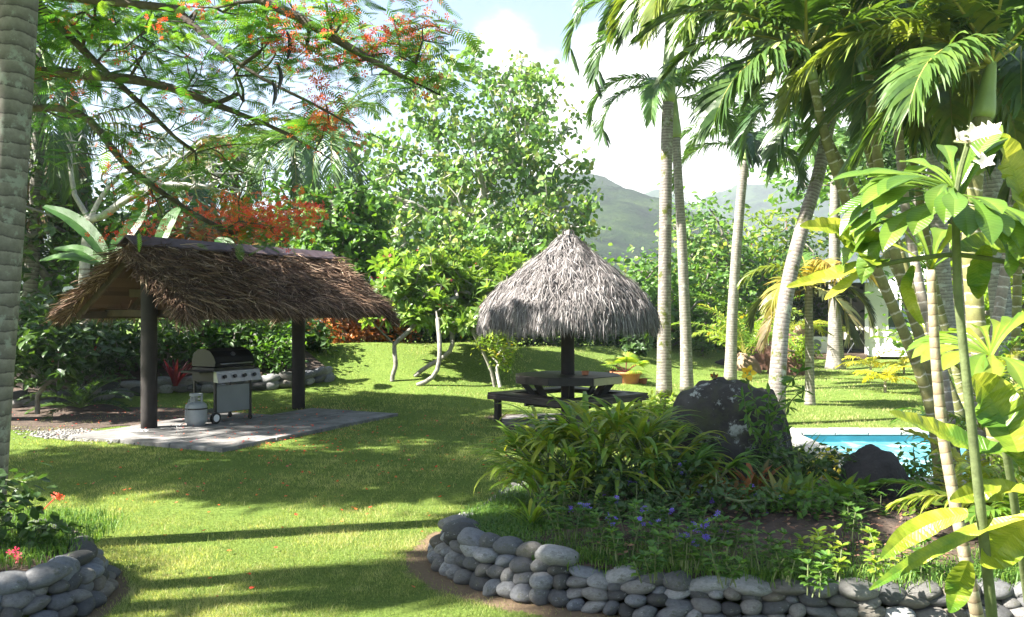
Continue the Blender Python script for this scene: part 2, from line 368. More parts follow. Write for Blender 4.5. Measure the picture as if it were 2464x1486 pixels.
def f(m, t, b):
    b.inputs['Base Color'].default_value = (.16, .5, .6, 1); b.inputs['Roughness'].default_value = .03
    n = noise_(t, 3.5, 4); v = nd(t, 'ShaderNodeTexVoronoi', feature='SMOOTH_F1'); v.inputs['Scale'].default_value = 5
    c0 = nd(t, 'ShaderNodeTexCoord'); t.links.new(c0.outputs['Object'], v.inputs['Vector'])
    c = ramp_(t, v.outputs['Distance'], [(.0, (.06, .22, .28)), (.45, (.11, .32, .39)), (.7, (.4, .58, .64))])  # pale ripple highlights are painted into the water colour
    t.links.new(c, b.inputs['Base Color']); bump_(t, b, n, .5, .12)
M_water = mat('pool_water', f)
def f(m, t, b):
    n = noise_(t, .05, 10, rough=.72); n2 = noise_(t, .012, 8)
    c = ramp_(t, n, [(.38, (.004, .013, .006)), (.5, (.015, .036, .012)), (.62, (.04, .068, .02))])
    c = mixc(t, .6, c, ramp_(t, n2, [(.35, (.6, .7, .6)), (.65, (1.3, 1.3, 1.1))]), 'MULTIPLY')
    t.links.new(c, b.inputs['Base Color']); b.inputs['Roughness'].default_value = 1; b.inputs['Specular IOR Level'].default_value = 0; bump_(t, b, n, 1, 9)
M_hill = mat('forest_hill', f)
def f(m, t, b):
    b.inputs['Base Color'].default_value = (.05, .07, .08, 1); b.inputs['Roughness'].default_value = .08; b.inputs['Specular IOR Level'].default_value = .6
M_glass = mat('dark_glass', f)

# ------------------------------------------------------------------ ground
CREST = [(-14, 18.2, .9), (-8, 19.3, .95), (-4.6, 20.6, 1.02), (-2.3, 21.3, 1.0), (0, 23, .85), (3, 27, .62), (7, 34, .55), (12, 44, .5)]
def ground_z(x, y):
    x = np.asarray(x, float); y = np.asarray(y, float); z = np.zeros(np.broadcast(x, y).shape); best = np.full(z.shape, 1e9); hh = np.zeros(z.shape)
    for (x0, y0, h0), (x1, y1, h1) in zip(CREST[:-1], CREST[1:]):
        dx, dy = x1-x0, y1-y0; L2 = dx*dx+dy*dy
        t = np.clip(((x-x0)*dx+(y-y0)*dy)/L2, 0, 1); px, py = x0+t*dx, y0+t*dy
        d = np.hypot(x-px, y-py); h = h0+t*(h1-h0); m = d < best; best = np.where(m, d, best); hh = np.where(m, h, hh)
    w = 2.5
    z = hh*np.exp(-(best/w)**2*1.1)
    und = .05*np.sin(x*.9+1.3)*np.sin(y*.7)+.03*np.sin(x*2.1+y*1.3)
    return z+und*np.clip((y-14)/4, 0, 1)*np.clip((34-y)/4, 0, 1)
POOL = (4.0, 11.0, 9.25, 12.75)
gx = np.concatenate([-np.geomspace(12, 1300, 26)[::-1], np.arange(-11.75, -4.5, .25), np.arange(-4.5, 5, .125), np.arange(5, 12, .25), np.geomspace(12, 1300, 26)])
gy = np.concatenate([np.array([-60, -30, -12, -5]), np.arange(0, 4, .25), np.arange(4, 9, .125), np.arange(9, 36, .25), np.geomspace(36, 1400, 30)])
X, Y = np.meshgrid(gx, gy); Z = ground_z(X, Y)
V = np.stack([X, Y, Z], -1).reshape(-1, 3); nx = len(gx)
i, j = np.meshgrid(np.arange(len(gy)-1), np.arange(nx-1), indexing='ij')
cx = (X[:-1, :-1]+X[1:, 1:])/2; cy = (Y[:-1, :-1]+Y[1:, 1:])/2
keep = ~((cx > POOL[0]) & (cx < POOL[1]) & (cy > POOL[2]) & (cy < POOL[3]))
Fc = np.stack([i*nx+j, i*nx+j+1, (i+1)*nx+j+1, (i+1)*nx+j], -1)[keep]
WP = [(-.02, 8.75), (-.1, 8.3), (-.28, 7.7), (-.46, 7.0), (-.56, 6.45), (-.5, 6.1), (-.3, 5.78), (0.02, 5.52), (.4, 5.3), (.9, 5.1), (1.5, 4.98), (2.2, 4.93), (3.0, 4.95), (3.8, 5.05), (4.6, 5.2)]
LP = [(-4.6, 6.9), (-3.9, 6.75), (-3.3, 6.45), (-2.82, 6.05), (-2.55, 5.6), (-2.52, 5.2), (-2.75, 4.9), (-3.2, 4.75), (-3.9, 4.7)]
def dseg(x, y, P):
    d = np.full(x.shape, 1e9)
    for (x0, y0), (x1, y1) in zip(P[:-1], P[1:]):
        dx, dy = x1-x0, y1-y0; t = np.clip(((x-x0)*dx+(y-y0)*dy)/(dx*dx+dy*dy), 0, 1); d = np.minimum(d, np.hypot(x-x0-t*dx, y-y0-t*dy))
    return d
def worn(x, y): return np.maximum(np.exp(-(dseg(x, y, WP[3:])/.24)**2), np.exp(-(dseg(x, y, LP[2:])/.15)**2))
mb = MB(); mb.add(V, Fc, worn(V[:, 0], V[:, 1])); tag(mb.build('ground', M_lawn, smooth=True), kind='structure')

# pool
def rectring(mb, x0, x1, y0, y1, w, z0, z1, **k):
    for (a, b, c, d) in ((x0-w, x1+w, y0-w, y0), (x0-w, x1+w, y1, y1+w), (x0-w, x0, y0, y1), (x1, x1+w, y0, y1)):
        mb.box(((a+b)/2, (c+d)/2, (z0+z1)/2), (b-a, d-c, z1-z0), **k)
x0, x1, y0, y1 = POOL
t = thing('swimming_pool', 'turquoise swimming pool with pale coping beyond the boulders', 'pool', ((x0+x1)/2, (y0+y1)/2, 0))
mb = MB()
for yy in (y0-.14, y1+.14):
    for k in range(16):
        a = x0-.3+k*(x1-x0+.6)/16; mb.box((a+.23, yy, .014+random.uniform(-.003, .003)), ((x1-x0+.6)/16-.012, .34, .06), bev=.01)
for xx in (x0-.14, x1+.14):
    for k in range(7):
        a = y0+.03+k*(y1-y0-.06)/7; mb.box((xx, a+(y1-y0-.06)/14, .014), (.34, (y1-y0-.06)/7-.012, .06), bev=.01)
mb.build('coping', M_cop, t)
mb = MB(); rectring(mb, x0, x1, y0, y1, .1, -1.4, -.03); mb.box(((x0+x1)/2, (y0+y1)/2, -1.45), (x1-x0+.2, y1-y0+.2, .1)); mb.build('basin', M_tile, t)
mb = MB(); n = 60
xs = np.linspace(x0, x1, n); ys = np.linspace(y0, y1, 30); Xp, Yp = np.meshgrid(xs, ys); Zp = -.12+.006*np.sin(Xp*9+2*np.sin(Yp*4))*np.sin(Yp*7)
ii, jj = np.meshgrid(np.arange(29), np.arange(n-1), indexing='ij')
mb.add(np.stack([Xp, Yp, Zp], -1), np.stack([ii*n+jj, ii*n+jj+1, (ii+1)*n+jj+1, (ii+1)*n+jj], -1).reshape(-1, 4), 0)
tag(mb.build('water', M_water, smooth=True), kind='structure')

# hills
def hill(prof, yc, wd, seed, amp, label_x0=-600, label_x1=900):
    us, vs = zip(*prof); xs = np.linspace(label_x0, label_x1, 240); ys = np.linspace(yc-wd, yc+wd*.5, 90)
    Xh, Yh = np.meshgrid(xs, ys); u = 1232+F*Xh/yc
    H = (743-np.interp(u, us, vs))/F*yc
    s = np.where(Yh < yc, (Yh-(yc-wd))/wd, 1-(Yh-yc)/(wd*.5)); prof_ = np.sin(np.clip(s, 0, 1)*PI/2)**1.3
    nzv = np.array([mn.fractal(Vector((a/70, b/70, seed)), 1.0, 2.0, 6) for a, b in zip(Xh.ravel(), Yh.ravel())]).reshape(Xh.shape)
    nf = np.array([mn.fractal(Vector((a/14, b/14, seed+3)), .8, 2.0, 3) for a, b in zip(Xh.ravel(), Yh.ravel())]).reshape(Xh.shape)
    Zh = H*prof_+prof_*(nzv*amp*(1-prof_*.7)+nf*amp*.12)-1
    m = MB(); ii, jj = np.meshgrid(np.arange(89), np.arange(239), indexing='ij')
    m.add(np.stack([Xh, Yh, Zh], -1), np.stack([ii*240+jj, ii*240+jj+1, (ii+1)*240+jj+1, (ii+1)*240+jj], -1).reshape(-1, 4), 0)
    tag(m.build('hill', M_hill, smooth=True), kind='structure')
hill([(0, 640), (700, 560), (1100, 470), (1250, 440), (1330, 424), (1390, 422), (1430, 430), (1480, 458), (1530, 490), (1580, 525), (1640, 570), (1720, 620), (2000, 690), (2464, 700)], 480, 280, 1.3, 16, -300, 320)
hill([(0, 560), (900, 520), (1400, 520), (1500, 500), (1530, 478), (1555, 460), (1575, 468), (1620, 500), (1660, 500), (1700, 468), (1730, 455), (1790, 452), (1850, 440), (1950, 455), (2150, 420), (2464, 470)], 900, 400, 8.1, 22, -620, 620)

# ------------------------------------------------------------------ leaf templates
L2 = (np.array([(0, 0, 0), (-.27, .45, .05), (.27, .45, .05), (0, 1, -.04)]), np.array([(0, 3, 1), (0, 2, 3)]))
L8 = (np.array([(0, 0, 0), (-.2, .25, .05), (0, .25, 0), (.2, .25, .05), (-.27, .55, .05), (0, .58, 0), (.27, .55, .05), (-.14, .83, 0), (0, .85, -.03), (.14, .83, 0), (0, 1, -.12)]),
      [(0, 2, 1), (0, 3, 2), (1, 2, 5), (1, 5, 4), (2, 3, 6), (2, 6, 5), (4, 5, 8), (4, 8, 7), (5, 6, 9), (5, 9, 8), (7, 8, 10), (8, 9, 10)])
ROUND = (np.array([(0, 0, 0), (-.42, .18, .05), (0, .3, 0), (.42, .18, .05), (-.46, .5, .02), (.46, .5, .02), (-.2, .85, -.05), (.2, .85, -.05), (0, 1.05, -.12)]),
         [(0, 2, 1), (0, 3, 2), (1, 2, 4), (2, 3, 5), (2, 6, 4), (2, 5, 7), (2, 7, 6), (6, 7, 8)])
def feather_t(n=10):
    V = []; Fc = []
    for k in range(n):
        t = .12+.86*k/(n-1); L = .34*math.sin(PI*min(.98, .18+.8*t))**.7; zz = -.16*t*t
        for s in (-1, 1):
            b = len(V); a = .5; dx, dy = s*L*math.cos(a), L*math.sin(a); w = .026
            V += [(0, t-w, zz), (dx*.6, t+dy*.6-w*1.1, zz-.02), (dx, t+dy, zz-.06), (dx*.6, t+dy*.6+w*1.1, zz-.02), (0, t+w, zz)]
            Fc += [(b, b+1, b+3), (b, b+3, b+4), (b+1, b+2, b+3)]
    b = len(V); V += [(-.008, 0, 0), (.008, 0, 0), (.006, .5, -.04), (-.006, .5, -.04), (.004, 1, -.16), (-.004, 1, -.16)]
    Fc += [(b, b+1, b+2), (b, b+2, b+3), (b+3, b+2, b+4), (b+3, b+4, b+5)]
    return np.array(V), np.array(Fc)
FEA = feather_t()
FLOWER = (np.array([(0, 0, 0)]+[(r*math.cos(a), r*math.sin(a), z) for k in range(5) for a, r, z in ((k*2*PI/5-.32, .35, .08), (k*2*PI/5-.3, .5, .1), (k*2*PI/5+.3, .5, .1))]),
          [x for k in range(5) for x in ((0, 2+3*k, 3+3*k), (0, 1+3*k, 2+3*k))])
def inst(mb, T, P, D, Nn, S, rnd=None, wid=1., mat=0):
    Tv, Tf = T; Tf = np.asarray(Tf); P = np.atleast_2d(P); n = len(P); k = len(Tv)
    D = nrm(np.broadcast_to(D, (n, 3)).astype(float)); Nn = np.broadcast_to(Nn, (n, 3)).astype(float)
    Xa = nrm(np.cross(D, Nn)); Na = np.cross(Xa, D); S = np.broadcast_to(S, (n,))
    wd = np.broadcast_to(wid, (n,))
    V = P[:, None]+S[:, None, None]*(Tv[None, :, 0, None]*wd[:, None, None]*Xa[:, None]+Tv[None, :, 1, None]*D[:, None]+Tv[None, :, 2, None]*Na[:, None])
    Fc = (Tf[None]+(np.arange(n)*k)[:, None, None]).reshape(-1, Tf.shape[1])
    r = RNG.random(n) if rnd is None else np.broadcast_to(rnd, (n,))
    mb.add(V.reshape(-1, 3), Fc, np.repeat(r, k), mat)
def rdir(n): return nrm(RNG.normal(size=(n, 3)))

def ribbon(mb, P, wd, up=(0, 0, 1), fold=.15, rnd=None, mat=0, wav=0, rib=0):
    P = np.asarray(P, float); n = len(P); T = nrm(np.gradient(P, axis=0)); wd = np.asarray(wd, float)
    S = nrm(np.cross(T, np.asarray(up, float))); Nn = np.cross(S, T)
    w = wav*np.sin(np.arange(n)*1.9+random.random()*6)[:, None]*wd[:, None]
    Lh = P-S*wd[:, None]+Nn*(fold*wd)[:, None]+Nn*w; Rh = P+S*wd[:, None]+Nn*(fold*wd)[:, None]-Nn*w
    V = np.stack([Lh, P, Rh], 1).reshape(-1, 3); i = np.arange(n-1)*3
    Fc = np.concatenate([np.stack([i, i+1, i+4, i+3], 1), np.stack([i+1, i+2, i+5, i+4], 1)])
    if rib:
        r0 = random.random()*.6 if rnd is None else rnd*.6
        rnd = np.tile([r0, r0+rib, r0], n)
    ln = np.concatenate([[0], np.cumsum(np.linalg.norm(np.diff(P, axis=0), axis=1))])/.013
    mb.vn.append((mb.n, np.stack([ln-wd/.022, ln, ln-wd/.022], 1).ravel()))
    mb.add(V, Fc, rnd, mat)
def arc(p, az, el, L, droop, n=7, side=0):
    P = [np.array(p, float)]; ds = L/(n-1)
    for k in range(n-1):
        t = (k+.5)/(n-1); e = el-droop*t**1.3; a = az+side*t
        P.append(P[-1]+ds*np.array([math.cos(e)*math.cos(a), math.cos(e)*math.sin(a), math.sin(e)]))
    return np.array(P)
STRAP = np.array([.55, .9, 1, .95, .8, .5, .03])
def strap_clump(mb, c, n, L, w, el=(.6, 1.4), droop=(.8, 1.8), rr=.05, prof=STRAP, fold=.25, azr=(0, 2*PI), tone=(0, 1)):
    for k in range(n):
        az = random.uniform(*azr); r = rr*random.random()
        p = np.array(c)+np.array([math.cos(az)*r, math.sin(az)*r, 0]); l = L*random.uniform(.65, 1.1)
        P = arc(p, az, random.uniform(*el), l, random.uniform(*droop), 7, random.uniform(-.3, .3))
        ribbon(mb, P, prof*w*random.uniform(.8, 1.2)*.5, fold=fold, rnd=random.uniform(*tone))

def frond(mb, base, az, el, L, droop, n=66, ll=.64, lw=.048, vee=.35, grav=.5, side=0, rr=.018, rnd=None, tone=(0, 1), yt=0, start=.14, pw=1.2, tw=0.):
    P = [np.array(base, float)]; K = 16; ds = L/K; es = []
    for k in range(K):
        t = (k+.5)/K; e = el-droop*t**pw; a = az+side*t; es.append((e, a))
        P.append(P[-1]+ds*np.array([math.cos(e)*math.cos(a), math.cos(e)*math.sin(a), math.sin(e)]))
    P = np.array(P); T = nrm(np.gradient(P, axis=0))
    mb.tube(P, np.linspace(rr, rr*.15, K+1), 5, mat=1, rnd=.5, cap=False)
    ts = np.repeat(np.linspace(start, .995, n), 2); sd = np.tile([-1., 1.], n)
    ts = np.clip(ts+RNG.normal(0, .004, 2*n), 0, 1)
    ix = ts*K; i0 = np.minimum(ix.astype(int), K-1); fr = (ix-i0)[:, None]
    B = P[i0]*(1-fr)+P[i0+1]*fr; Tt = nrm(T[i0]*(1-fr)+T[i0+1]*fr)
    up0 = np.array([0, 0, 1.])
    Sx = nrm(np.cross(Tt, up0)+1e-6*np.array([1, 0, 0])); Nn = np.cross(Sx, Tt)
    if tw: Sx2 = Sx*math.cos(tw)+Nn*math.sin(tw); Nn = -Sx*math.sin(tw)+Nn*math.cos(tw); Sx = Sx2
    lens = ll*(np.sin(PI*np.clip(.12+.83*ts, 0, 1))**.55)*(RNG.uniform(.88, 1.08, 2*n))*(1-.25*ts)
    fw = .35+.75*ts+RNG.normal(0, .08, 2*n); ve = vee+RNG.normal(0, .13, 2*n)
    D = nrm(Sx*sd[:, None]*np.cos(fw)[:, None]+Tt*np.sin(fw)[:, None]+Nn*ve[:, None])
    M = 5; Q = []
    g = grav*RNG.uniform(.6, 1.4, 2*n)
    for k in range(M):
        s = k/(M-1); Q.append(B+D*(lens*s)[:, None]*(1-.1*s)-up0*(g*lens*s*s)[:, None])
    Q = np.array(Q); wp = np.array([.55, 1, .9, .6, .04])*lw*.5
    Wd = nrm(Tt-D*np.sum(Tt*D, 1)[:, None])
    V = np.stack([Q-Wd[None]*wp[:, None, None], Q+Wd[None]*wp[:, None, None]], 2)  # M,2n,2,3
    V = V.transpose(1, 0, 2, 3).reshape(-1, 3); b = (np.arange(2*n)*M*2)[:, None]; k = (np.arange(M-1)*2)[None]
    b = (b+k).ravel(); Fc = np.stack([b, b+1, b+3, b+2], 1)
    r = np.clip(random.uniform(*tone)+RNG.normal(0, .12, 2*n)+yt*ts, 0, 1)
    mb.add(V, Fc, np.repeat(r, M*2), 0)

def smooth_path(pts, n=24):
    pts = np.array(pts, float); t = np.concatenate([[0], np.cumsum(np.linalg.norm(np.diff(pts, axis=0), axis=1))]); t /= t[-1]
    q = np.linspace(0, 1, n); out = np.stack([np.interp(q, t, pts[:, k]) for k in range(3)], 1)
    for _ in range(2): out[1:-1] = (out[:-2]+2*out[1:-1]+out[2:])/4
    return out

def palm(name, label, path, r0, r1, fronds, mt=M_troyal, ml=M_palm, mr=M_rachisg, shaft=0, group='palm trees of the garden', flare=1.25, seg=14, each=True, fr=None, lean_root=True):
    """path: trunk points base first; fronds: list of dicts"""
    P = smooth_path(path, 40); b = P[0]
    t = thing(name, label, 'palm tree', b, group)
    s = np.linspace(0, 1, 40); R = r0+(r1-r0)*s; R = R*(1+(flare-1)*np.exp(-s*9))
    m = MB(); m.tube(P, R, seg); m.build('trunk', mt, t, smooth=True)
    top = P[-1]; ax = nrm(P[-1]-P[-4])
    if shaft:
        m = MB(); q = np.linspace(0, 1, 12); pr = r1*np.array([1.12, 1.3, 1.28, 1.2, 1.1, 1.0, .92, .85, .78, .7, .62, .5])
        m.tube(top+ax*shaft*q[:, None]-ax*.02, pr, seg, rnd=.5); m.build('crownshaft', M_shaft, t, smooth=True); top = top+ax*shaft*.92
    for f_ in fronds:
        m = MB(); kw = dict(f_); mm = kw.pop('ml', ml); rr_ = kw.pop('mr', mr); off = kw.pop('off', (0, 0, 0))
        frond(m, top+np.array(off), **kw); m.build('frond', [mm, rr_], t)
    return t
def ring_fronds(cnt, L, el=(.2, 1.3), droop=1.6, jitter=.25, **k):
    out = []
    for i in range(cnt):
        az = i*2.399963+random.uniform(-jitter, jitter); e = el[0]+(el[1]-el[0])*((i*.618) % 1)
        out.append(dict(az=az, el=e, L=L*random.uniform(.88, 1.08), droop=droop*random.uniform(.85, 1.15), side=random.uniform(-.25, .25), **k))
    return out

# ------------------------------------------------------------------ trees
def grow(limbs, targets, seg=.5, jit=.08, bow=.12, dirw=.35):
    Np = []; par = []
    for L in limbs:                          # (polyline, parent index or -1)
        pl, pa = L
        for k, p in enumerate(pl):
            Np.append(np.array(p, float)); par.append(pa if k == 0 else len(Np)-2)
    c0 = Np[0]; Np = list(Np)
    A = np.zeros((60000, 3)); A[:len(Np)] = Np; n = len(Np)
    tg = sorted(targets, key=lambda q: np.min(np.linalg.norm(A[:n]-q, axis=1)))
    ends = []
    n_init = n
    for T in tg:
        D = T-A[:n]; d = np.linalg.norm(D, axis=1); cost = d+dirw*np.maximum(0, A[:n, 2]-T[2])*1.2
        i = int(np.argmin(cost)); k = max(1, int(math.ceil(d[i]/seg))); p0 = A[i].copy(); pi = i
        for s in range(1, k+1):
            q = s/k; p = p0+(T-p0)*q; p[2] += bow*d[i]*math.sin(PI*q)*.5; 
            if s < k: p = p+RNG.normal(0, jit, 3)*seg
            A[n] = p; par.append(pi); pi = n; n += 1
        ends.append(n-1)
    return A[:n].copy(), np.array(par), ends
def skeleton_mesh(mb, A, par, R, tip=.012, seg=7, pw=.5):
    n = len(A); cnt = np.zeros(n); ch = [[] for _ in range(n)]
    for i in range(n):
        if par[i] >= 0: ch[par[i]].append(i)
    for i in range(n-1, -1, -1):
        if not ch[i]: cnt[i] = 1
        if par[i] >= 0: cnt[par[i]] += cnt[i]
    mxc = max(cnt[0], 1); rad = np.maximum(tip, R*(cnt/mxc)**pw)
    for i in range(n):
        starts = [i] if par[i] < 0 else []
        if ch[i]:
            big = max(ch[i], key=lambda c: cnt[c])
            for c in ch[i]:
                if c != big: starts.append((i, c))
        for s in starts:
            if isinstance(s, tuple): chain = [s[0], s[1]]
            else: chain = [s]
            while ch[chain[-1]]: chain.append(max(ch[chain[-1]], key=lambda c: cnt[c]))
            if len(chain) < 2: continue
            rr = rad[chain].copy()
            if isinstance(s, tuple): rr[0] = min(rr[0], rr[1]*1.25)
            rr[-1] *= .6
            mb.tube(A[chain], rr, seg if rr[0] > .03 else 5 if rr[0] > .015 else 4, cap=False)
    return rad
def blob(c, r, n, shell=.5):
    d = rdir(n); q = RNG.random(n)**shell; return np.array(c)+d*q[:, None]*np.array(r)
def leaves(mb, C, per, spread, size, T=L2, droop=.3, upn=.9, flat=.7, wid=1., tone=None, outc=None):
    n = len(C)*per; P = np.repeat(C, per, 0)+RNG.normal(size=(n, 3))*spread*np.array([1, 1, flat])
    D = rdir(n); D[:, 2] = D[:, 2]*.5-droop
    if outc is not None: D += nrm(P-outc)*.6
    Nn = rdir(n)*.8; Nn[:, 2] += upn
    r = None
    if tone is not None: r = np.clip(np.repeat(RNG.random(len(C)), per)*.6+RNG.random(n)*.4, 0, 1)
    inst(mb, T, P, D, Nn, size*RNG.uniform(.65, 1.25, n), r, wid)
def tree(name, label, base, limbs, blobs, R, leaf, ml, mb_=M_barkg, flowers=None, cat='tree', group=None, seg=.5, tip=.012, jit=.1, bow=.1, shell=.5, cluster_keep=None, tones=True, leafname='crown'):
    base = np.array(base, float); t = thing(name, label, cat, base, group)
    tg = np.concatenate([blob(c, r, n, shell) for c, r, n in blobs])
    if cluster_keep is not None: tg = tg[cluster_keep(tg)]
    A, par, ends = grow(limbs or [([base, base+np.array([0, 0, .3])], -1)], list(tg), seg, jit, bow)
    m = MB(); skeleton_mesh(m, A, par, R, tip); m.build('trunk', mb_, t, smooth=True)
    C = A[ends]; m = MB()
    if leaf.get('mode') == 'rosette':
        rosettes(m, C, A[par[ends]], leaf.get('n', 12), leaf['size'], leaf.get('wid', 1))
        if leaf.get('fill'): leaves(m, C, leaf['fill'], leaf['spread'], leaf['size'], L2, tone=1)
    else:
        leaves(m, C, leaf['per'], leaf['spread'], leaf['size'], leaf.get('T', L2), leaf.get('droop', .3), leaf.get('upn', .9), leaf.get('flat', .7), leaf.get('wid', 1), tone=1 if tones else None)
    m.build(leafname, ml, t)
    if flowers:
        mf, frac, per, spread, size = flowers[:5]
        k = RNG.random(len(C)) < frac; Cf = C[k]+np.array([0, 0, spread*.5]); 
        if len(flowers) > 5: Cf = Cf[flowers[5](Cf)]
        if len(Cf):
            m = MB(); leaves(m, Cf, per, spread, size, FLOWER, 0, .6, 1); m.build('blossom', mf, t)
    return t
def rosettes(mb, C, Pp, n, size, wid=1.):
    ax = nrm(C-Pp); ax[:, 2] += .5; ax = nrm(ax)
    for k in range(n):
        a = k*2.399+RNG.random(len(C))*.5; e = .15+.9*(k/n)+RNG.normal(0, .12, len(C))
        X_ = nrm(np.cross(ax, np.array([.3, .9, .1]))); Y_ = np.cross(ax, X_)
        D = (X_*np.cos(a)[:, None]+Y_*np.sin(a)[:, None])*np.cos(e)[:, None]+ax*np.sin(e)[:, None]
        D[:, 2] -= .12
        inst(mb, L8, C, D, ax, size*RNG.uniform(.8, 1.15, len(C))*(1-.3*k/n), np.clip(.25+.6*k/n+RNG.normal(0, .15, len(C)), 0, 1), wid)


M_earth = plain('worn_earth', (.26, .18, .11), .95, var=.4, scale=9, bump=.8, dist=.02)
def GH(u, v):
    for d in np.arange(4, 60, .05):
        x = (u-1232)/F*d
        if ground_z(x, d) >= CAMH-(v-743)/F*d: return np.array([x, d, float(ground_z(x, d))])
    return G(u, v)
def gz(x, y): return float(ground_z(x, y))

# ------------------------------------------------------------------ thatched barbecue shelter
SU = np.array([.498, .867, 0]); SV = np.array([.867, -.498, 0]); SC = np.array([-5.32, 13.0, 0])
def S(a, b, z): return SC+a*SU+b*SV+np.array([0, 0, z])
shel = thing('barbecue_shelter', 'brown thatched gable shelter on two posts over the barbecue', 'shelter', SC)
for a in (0, 3.1):
    m = MB(); m.tube(np.array([S(a, 0, z) for z in np.linspace(-.1, 2.6, 10)]), .115, 16); m.build('post', M_timber, shel, smooth=True)
RZ, EZ, BW = 2.68, 1.73, 1.30; A0, A1 = -.42, 3.95
def slope(a, s, sg, h=0): return S(a, sg*BW*s, RZ+(EZ-RZ)*s+h)
m = MB(); m.beam(S(A0+.1, 0, RZ-.14), S(A1-.1, 0, RZ-.14), .09, .12); m.build('ridge_beam', M_timberl, shel)
for sg in (-1, 1):
    m = MB(); m.beam(S(A0+.12, sg*1.18, EZ-.03), S(A1-.12, sg*1.18, EZ-.03), .06, .11); m.build('eave_beam', M_timberl, shel)
for a in (0, 3.1):
    m = MB(); m.beam(S(a+.15, -.62, 2.03), S(a+.15, .62, 2.03), .05, .12); m.build('tie_beam', M_timberl, shel)
    m = MB(); m.beam(S(a+.16, -1.22, EZ), S(a+.16, 1.22, EZ), .05, .1); m.build('cross_beam', M_timberl, shel)
m = MB(); m.box(S(.1, -.0, 2.06), (.07, .02, .08)); m.build('metal_bracket', M_steel, shel)
for sg in (-1, 1):
    for a in np.linspace(A0+.15, A1-.15, 6):
        m = MB(); m.beam(S(a, 0, RZ-.1), S(a, sg*BW*.98, EZ-.06), .05, .09); m.build('rafter', M_timberl, shel)
    m = MB()                                             # woven leaf mats seen from below, in ribs
    for k in range(15):
        s0, s1 = k/15, (k+1.25)/15
        P = [slope(A0+.05, s0, sg, .02), slope(A1-.05, s0, sg, .02), slope(A1-.05, s1, sg, -.035), slope(A0+.05, s1, sg, -.035)]
        Q = [p+np.array([0, 0, .02]) for p in P]
        m.add(P+Q, [(0, 1, 2, 3), (4, 7, 6, 5), (0, 4, 5, 1), (3, 2, 6, 7), (0, 3, 7, 4), (1, 5, 6, 2)], random.uniform(.1, .5))
    m.build('leaf_mat', M_thatch, shel)
STRAW = (np.array([(-.5, 0, 0), (.5, 0, 0), (.55, .35, .04), (-.55, .35, .04), (.4, .7, .05), (-.4, .7, .05), (0, 1, -.02)]), np.array([(0, 1, 2), (0, 2, 3), (3, 2, 4), (3, 4, 5), (5, 4, 6)]))
for sg in (-1, 1):
    m = MB(); n = 13000
    s = RNG.random(n)**.85; a = A0+(A1-A0)*RNG.random(n)
    edge = RNG.random(n) < .16; a = np.where(edge, np.where(RNG.random(n) < .5, A0+RNG.random(n)*.12-.06, A1+RNG.random(n)*.12-.06), a)
    low = RNG.random(n) < .22; s = np.where(low, .88+.12*RNG.random(n), s)
    P = SC+a[:, None]*SU+(sg*BW*s)[:, None]*SV; lump = .05*np.sin(a*5+s*3)+.03*np.sin(a*13+s*9)
    P[:, 2] += RZ+(EZ-RZ)*s+.02+.12*RNG.random(n)+lump*.6-.1*edge
    down = nrm(sg*BW*SV+np.array([0, 0, EZ-RZ]))
    skew = RNG.normal(.22, .7, n)+.25*np.sin(a*2.3)+np.where(edge, np.where(a < 1, -.5, .5), 0)
    D = down[None]+skew[:, None]*SU; D[:, 2] += RNG.normal(.1, .26, n)-.25*(s > .9)
    up = nrm(np.array([0, 0, 1.])+sg*SV*.6)[None]+rdir(n)*.9
    L = RNG.uniform(.14, .42, n); inst(m, STRAW, P, D, up, L, np.clip(RNG.beta(1.1, 1.9, n), 0, 1), RNG.uniform(.018, .05, n)*.33/L)
    m.build('thatch', M_thatch, shel)
m = MB(); 
P = [S(A0+.02, -.19, RZ+.01), S(A0+.02, 0, RZ+.15), S(A0+.02, .19, RZ+.01)]; Q = [S(A1, -.19, RZ+.01), S(A1, 0, RZ+.15), S(A1, .19, RZ+.01)]
m.add(P+Q+[p+np.array([0, 0, .025]) for p in P+Q], [(0, 1, 4, 3), (1, 2, 5, 4), (6, 9, 10, 7), (7, 10, 11, 8), (0, 3, 9, 6), (2, 8, 11, 5), (0, 6, 7, 1), (1, 7, 8, 2), (3, 4, 10, 9), (4, 5, 11, 10)], .3)
m.build('ridge_cap', M_ridge, shel)

